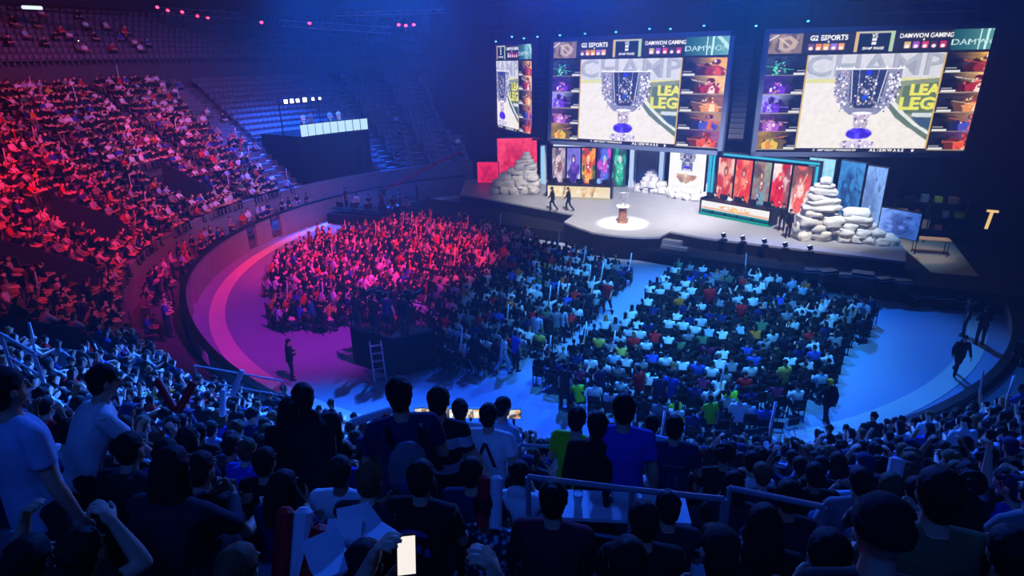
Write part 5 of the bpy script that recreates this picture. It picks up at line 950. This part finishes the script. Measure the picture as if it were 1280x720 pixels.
for k in range(1, 9):                                            # thin audience of the upper tier
    for a in np.arange(150, 225, .75):
        if RNG.random() < (.5 if a > 165 else .12): q = pol(UR(k), a, UZ(k)+0); px, py, dep = proj(q); allp.append((q[0], q[1], q[2], face(q), 2)) if dep > 1 and -40 < px < 1300 else None
allp = np.array(allp); nP = len(allp); kind = RNG.choice(len(protos), nP, p=pw); kind[allp[:, 4] == 3] = np.where(RNG.random((allp[:, 4] == 3).sum()) < .7, 6, 0)
pal_s = s2l(np.array([(.07, .07, .08), (.10, .10, .12), (.12, .13, .2), (.88, .88, .9), (.75, .77, .8), (.5, .5, .54), (.8, .12, .14), (.2, .3, .7), (.1, .14, .36), (.62, .72, .84), (.85, .45, .12), (.3, .42, .3), (.45, .12, .3), (.75, .68, .3)])); ws = np.array([26, 12, 8, 14, 6, 8, 5, 4, 5, 5, 1, 2, 2, 1], float); ws /= ws.sum()
pal_k = s2l(np.array([(.85, .68, .58), (.75, .56, .46), (.9, .75, .66), (.55, .4, .32)])); pal_h = s2l(np.array([(.05, .045, .05), (.08, .06, .06), (.2, .13, .09), (.5, .38, .25), (.1, .1, .14)])); pal_t = s2l(np.array([(.1, .1, .13), (.16, .2, .32), (.06, .06, .07), (.4, .38, .34)]))
VV, FF, CC, base = [], [], [], 0
for j, (v, f, lab) in enumerate(protos):
    idx = np.where(kind == j)[0]
    if not len(idx): continue
    P_ = allp[idx]; n = len(idx); rz = P_[:, 3]+RNG.normal(0, .18, n); c, s = np.cos(rz), np.sin(rz); sc = RNG.uniform(.94, 1.06, n)
    X = v[None, :, 0]*c[:, None]-v[None, :, 1]*s[:, None]; Y = v[None, :, 0]*s[:, None]+v[None, :, 1]*c[:, None]; Z = np.repeat(v[None, :, 2], n, 0)
    W = np.stack([X, Y, Z], -1)*sc[:, None, None]+P_[:, None, :3]; VV.append(W.reshape(-1, 3)); FF.append((f[None]+(np.arange(n)*len(v))[:, None, None]+base).reshape(-1, 3)); base += n*len(v)
    T = np.zeros((n, 7, 3)); T[:, 1] = pal_k[RNG.integers(len(pal_k), size=n)]; T[:, 2] = pal_s[RNG.choice(len(pal_s), n, p=ws)]; T[:, 3] = pal_t[RNG.integers(4, size=n)]; T[:, 4] = .02; T[:, 5] = pal_h[RNG.choice(5, n, p=[.4, .25, .2, .07, .08])]; T[:, 6] = np.where((RNG.random(n) < .35)[:, None], s2l(np.array([.8, .08, .12])), s2l(np.array([.85, .85, .9])))
    CC.append(T[:, lab].reshape(-1, 3))
VV, FF, CC = np.concatenate(VV), np.concatenate(FF), np.concatenate(CC)
o = link('crowd', np_mesh('crowd', VV, FF, attr_mat('crowd_clothes', .8), np.concatenate([CC, np.ones((len(CC), 1))], 1), 'FACE'))
tag(o, 'dense seated audience filling the floor blocks and the far stands', 'crowd', kind='stuff')
print('CROWD', nP, 'NEAR', len(NEAR), 'EMPTY', len(EMPTY), 'faces', len(FF))
# stadium seats: the visible empty ones by the draped platform one by one, all others in one mass
sb = MB(); sb.box((0, .02, .40), (.44, .38, .05)); sb.box((0, -.2, .62), (.44, .05, .42)); sb.box((0, -.02, .2), (.08, .1, .38)); sm = sb.mesh('stadium_seat', SEATM); sv, sf = np.array(sb.v), np.array(sb.f)
EMPTY.sort(key=lambda s: (0 if 147.8 < s[4] < 155 else 1, s[0])); one = [s for s in EMPTY if 147.8 < s[4] < 155 and s[3] < 17][:290]; ids = {id(s) for s in one}; first = None
for s in one:
    o = link('stadium_seat', sm) if first is None else first.copy()
    if first is None: first = o
    else: COL.objects.link(o)
    o.location = tuple(s[1]+np.array([0, 0, 0])); o.rotation_euler = (0, 0, R_(s[4]+90)); tag(o, 'empty grey plastic stadium seat in the vacant bank beside the draped press platform', 'seat', 'empty stadium seats beside the press platform')
rest = [(s[1], R_(s[4]+90)) for s in EMPTY if id(s) not in ids] + [(np.array(s[1]), R_(s[4]+90)) for s in CROWD if len(s) > 4] + [(np.array(s[1]), R_(s[4]+90)) for s in NEAR]
for k in range(9):
    for a in np.arange(109, 235, .72): rest.append((pol(UR(k), a, UZ(k)), R_(a+90)))
def mass(v, f, items):
    P_ = np.array([i[0] for i in items]); rz = np.array([i[1] for i in items]); n = len(items); c, s = np.cos(rz), np.sin(rz)
    W = np.stack([v[None, :, 0]*c[:, None]-v[None, :, 1]*s[:, None]+P_[:, None, 0], v[None, :, 0]*s[:, None]+v[None, :, 1]*c[:, None]+P_[:, None, 1], v[None, :, 2]+P_[:, None, 2]], -1)
    return W.reshape(-1, 3), (f[None]+(np.arange(n)*len(v))[:, None, None]).reshape(-1, 4)
o = link('stadium_seating', np_mesh('stadium_seating', *mass(sv, sf, rest), SEATM)); tag(o, 'rows of grey plastic seats all round the stepped stands', 'seats', kind='stuff')
cb = MB(); cb.box((0, 0, .44), (.42, .4, .04)); cb.box((0, -.2, .7), (.42, .03, .3))
for x in (-.19, .19): cb.box((x, -.19, .35), (.03, .03, .7)); cb.box((x, .18, .22), (.03, .03, .44))
o = link('chair_rows', np_mesh('chair_rows', *mass(np.array(cb.v), np.array(cb.f), [(np.array(s[:3]), s[3]) for s in seats]), BLK)); tag(o, 'rows of black folding chairs under the seated floor audience', 'chairs', kind='stuff')
for i, (px, py) in enumerate(((868, 548), (884, 553), (900, 552), (917, 549), (934, 550), (951, 548), (968, 541), (985, 537), (690, 480), (572, 458), (586, 461), (355, 402))):
    q = at(px, py, .3); o = thing('folding_chair', f'empty black folding chair at the near edge of the floor crowds, {ORD(i+1)} of twelve', 'chair', (q[0], q[1], 0), face(q)+random.uniform(-.3, .3), 'empty folding chairs on the arena floor')
    b = MB(); b.box((0, 0, .44), (.42, .4, .035)); b.build('seat', BLK, o, bevel=.01); b = MB(); b.box((0, -.2, .72), (.42, .03, .26)); b.build('backrest', BLK, o, bevel=.01)
    for x in (-.2, .2): b = MB(); b.tube((x, -.21, .86), (x, .19, 0), .013); b.build('leg', STEEL, o); b = MB(); b.tube((x, .1, .44), (x, -.24, 0), .013); b.build('leg', STEEL, o)
# stair aisles
m = MB()
for a in AISLES:
    for k in range(NROW):
        if in_vom(k, a, .3) or (130 < a < 148 and k < 8): continue
        for h in (0, 1):
            q = pol(RK(k)-RP/2+RP*h, a, ZK(k)-RISE+RISE/2*(h+1)+.012); m.box((q[0], q[1], q[2]-.05), (RP, 1.0, .1), rz=R_(a))
m.build('trim_4', mat('aisle_step', (.72, .73, .75), .8, .1, 3), kind=S)

# ------------------------------------------------------------------ light
def spot(name, loc, aim, col, W, ang, blend=.5, size=.4):
    l = bpy.data.lights.new(name, 'SPOT'); l.energy = W; l.color = col; l.spot_size = R_(ang); l.spot_blend = blend; l.shadow_soft_size = size
    o = bpy.data.objects.new(name, l); COL.objects.link(o); o.location = loc; o.rotation_euler = (Vector(aim)-Vector(loc)).to_track_quat('-Z', 'Y').to_euler(); return o
BL = (.012, .20, 1.0); BC = (.06, .40, 1.0); BD = (.015, .12, 1.0); RD = (1, .02, .115); MG = (.62, .015, .62)
spot('blue_floor_wash', (17, 44, 22), (10, 22, 0), BL, 62000, 50, .8)
spot('blue_floor_wash', (8, 20, 23), (7.5, 26, 0), BC, 52000, 50, .9)
spot('blue_stand_wash', (4, 36, 23), (2, 14, 3), BD, 90000, 46, 1)
spot('blue_stand_wash', (-3, 34, 22), (-7, 14, 4), (.018, .15, 1), 210000, 40, 1)
spot('blue_stand_wash', (20, 34, 22), (13, 13, 4), BD, 32000, 44, 1)
spot('red_floor_wash', (6, 22, 23), (-8.5, 37, 0), RD, 90000, 30, .7)
spot('magenta_floor_wash', (2, 14, 23), (-11, 29, 0), MG, 46000, 32, .8)
spot('red_stand_wash', (-8, 24, 23), (-25, 38, 7), RD, 30000, 74, .9)
spot('red_stand_beam', (-12, 25, 23), (-26, 33, 7), RD, 17000, 24, .9)
spot('red_stand_beam', (-10, 33, 23), (-24, 46, 7), RD, 17000, 24, .9)
spot('red_stand_beam', (-7, 15, 22), (-20, 24, 4), RD, 9000, 36, .9)
spot('blue_wall_wash', (0, 30, 22), (-22, 47, 4), (.04, .3, .9), 9000, 42, .9)
spot('blue_far_wash', (6, 30, 23), (-24, 50, 8), (.08, .2, 1), 26000, 50, .9)
spot('blue_far_wash', (0, 44, 23), (-12, 64, 7), (.01, .12, 1), 9000, 60, .9)
spot('blue_haze_beam', (-17, 56, 23.5), (-17, 54, 8), (.006, .12, 1), 190000, 52, 1, 1.0)
spot('blue_rim_wash', (4, 44, 23), (0, 5, 9), BD, 70000, 36, 1)
spot('blue_back_fill', (-2, -3, 20), (0, 7, 8), BD, 1500, 90, 1, 2.0)
spot('blue_front_wash', (0, 14, 23), (14, 46, 9), (.05, .2, 1), 34000, 46, .9)
spot('stage_white', (6, 26, 22), (8.5, 45, 1.5), (1, .96, .92), 62000, 42, .7)
spot('stage_white', (14, 24, 22), (17, 40, 2), (1, .95, .9), 42000, 40, .7)
spot('stage_blue', (16, 26, 22), (22.5, 37, 2), (.2, .5, 1), 24000, 26, .7)
spot('cup_spot', (5, 29, 22), (7.4, 39.3, 1.5), (1, .95, .86), 60000, 9, .4, .15)
for i, b_ in enumerate(BEAMS[:4]): spot('edge_beam', b_, (b_[0]+(-1.6 if i < 3 else .9), b_[1]+3, b_[2]+5), (.35, .5, 1), 5000, 5, .4, .08)
for py_ in (52, 60): q = atY(97, py_, 54); spot('side_beam', q+np.array([.4, -.1, 0]), q+np.array([10, -2, -1.6]), (.6, .8, 1), 6000, 5, .5, .1)
spot('backstage_warm', (24.6, 34.0, 6.5), (24.8, 35.8, .8), (1, .72, .45), 700, 42, .6)
spot('press_lamps', (-13.5, 52, 9.2), (-11, 49, 5.5), (1, .95, .85), 250, 100, .6)
w = bpy.data.worlds.new('world'); SC.world = w; w.use_nodes = True; w.node_tree.nodes['Background'].inputs[0].default_value = (.004, .012, .06, 1); w.node_tree.nodes['Background'].inputs[1].default_value = .35
# haze in the air of the hall
HAZE = True
if HAZE:
    b = MB(); b.box((0, 36, 10), (130, 130, 40)); o = b.build('haze', None, kind='stuff'); o.data.materials.clear(); hm = bpy.data.materials.new('haze'); hm.use_nodes = True; nt = hm.node_tree; nt.nodes.clear(); v = nt.nodes.new('ShaderNodeVolumeScatter'); out = nt.nodes.new('ShaderNodeOutputMaterial'); v.inputs['Density'].default_value = .0021; v.inputs['Anisotropy'].default_value = .6; v.inputs['Color'].default_value = (.85, .9, 1, 1); nt.links.new(v.outputs[0], out.inputs['Volume']); o.data.materials.append(hm); hm.cycles.homogeneous_volume = True if hasattr(hm.cycles, 'homogeneous_volume') else None
    tag(o, 'thin stage haze hanging in the air of the whole hall', 'haze')
# ------------------------------------------------------------------ camera
cam = bpy.data.cameras.new('camera'); cam.sensor_fit = 'HORIZONTAL'; cam.sensor_width = 36; cam.lens = FPX/1280*36; cam.clip_end = 400; cam.clip_start = .05
o = bpy.data.objects.new('camera', cam); COL.objects.link(o); M = Matrix(((_rt[0], _up[0], -_fw[0], 0), (_rt[1], _up[1], -_fw[1], 0), (_rt[2], _up[2], -_fw[2], CAMH), (0, 0, 0, 1))); o.matrix_world = M; SC.camera = o
vs = SC.view_settings; vs.view_transform = 'Standard'; vs.look = 'None'; vs.gamma = 1; vs.exposure = 0; vs.use_curve_mapping = False
SC.cycles.use_denoising = True; SC.cycles.max_bounces = 4; SC.cycles.diffuse_bounces = 2; SC.cycles.glossy_bounces = 2; SC.cycles.volume_bounces = 0; SC.cycles.sample_clamp_indirect = 4
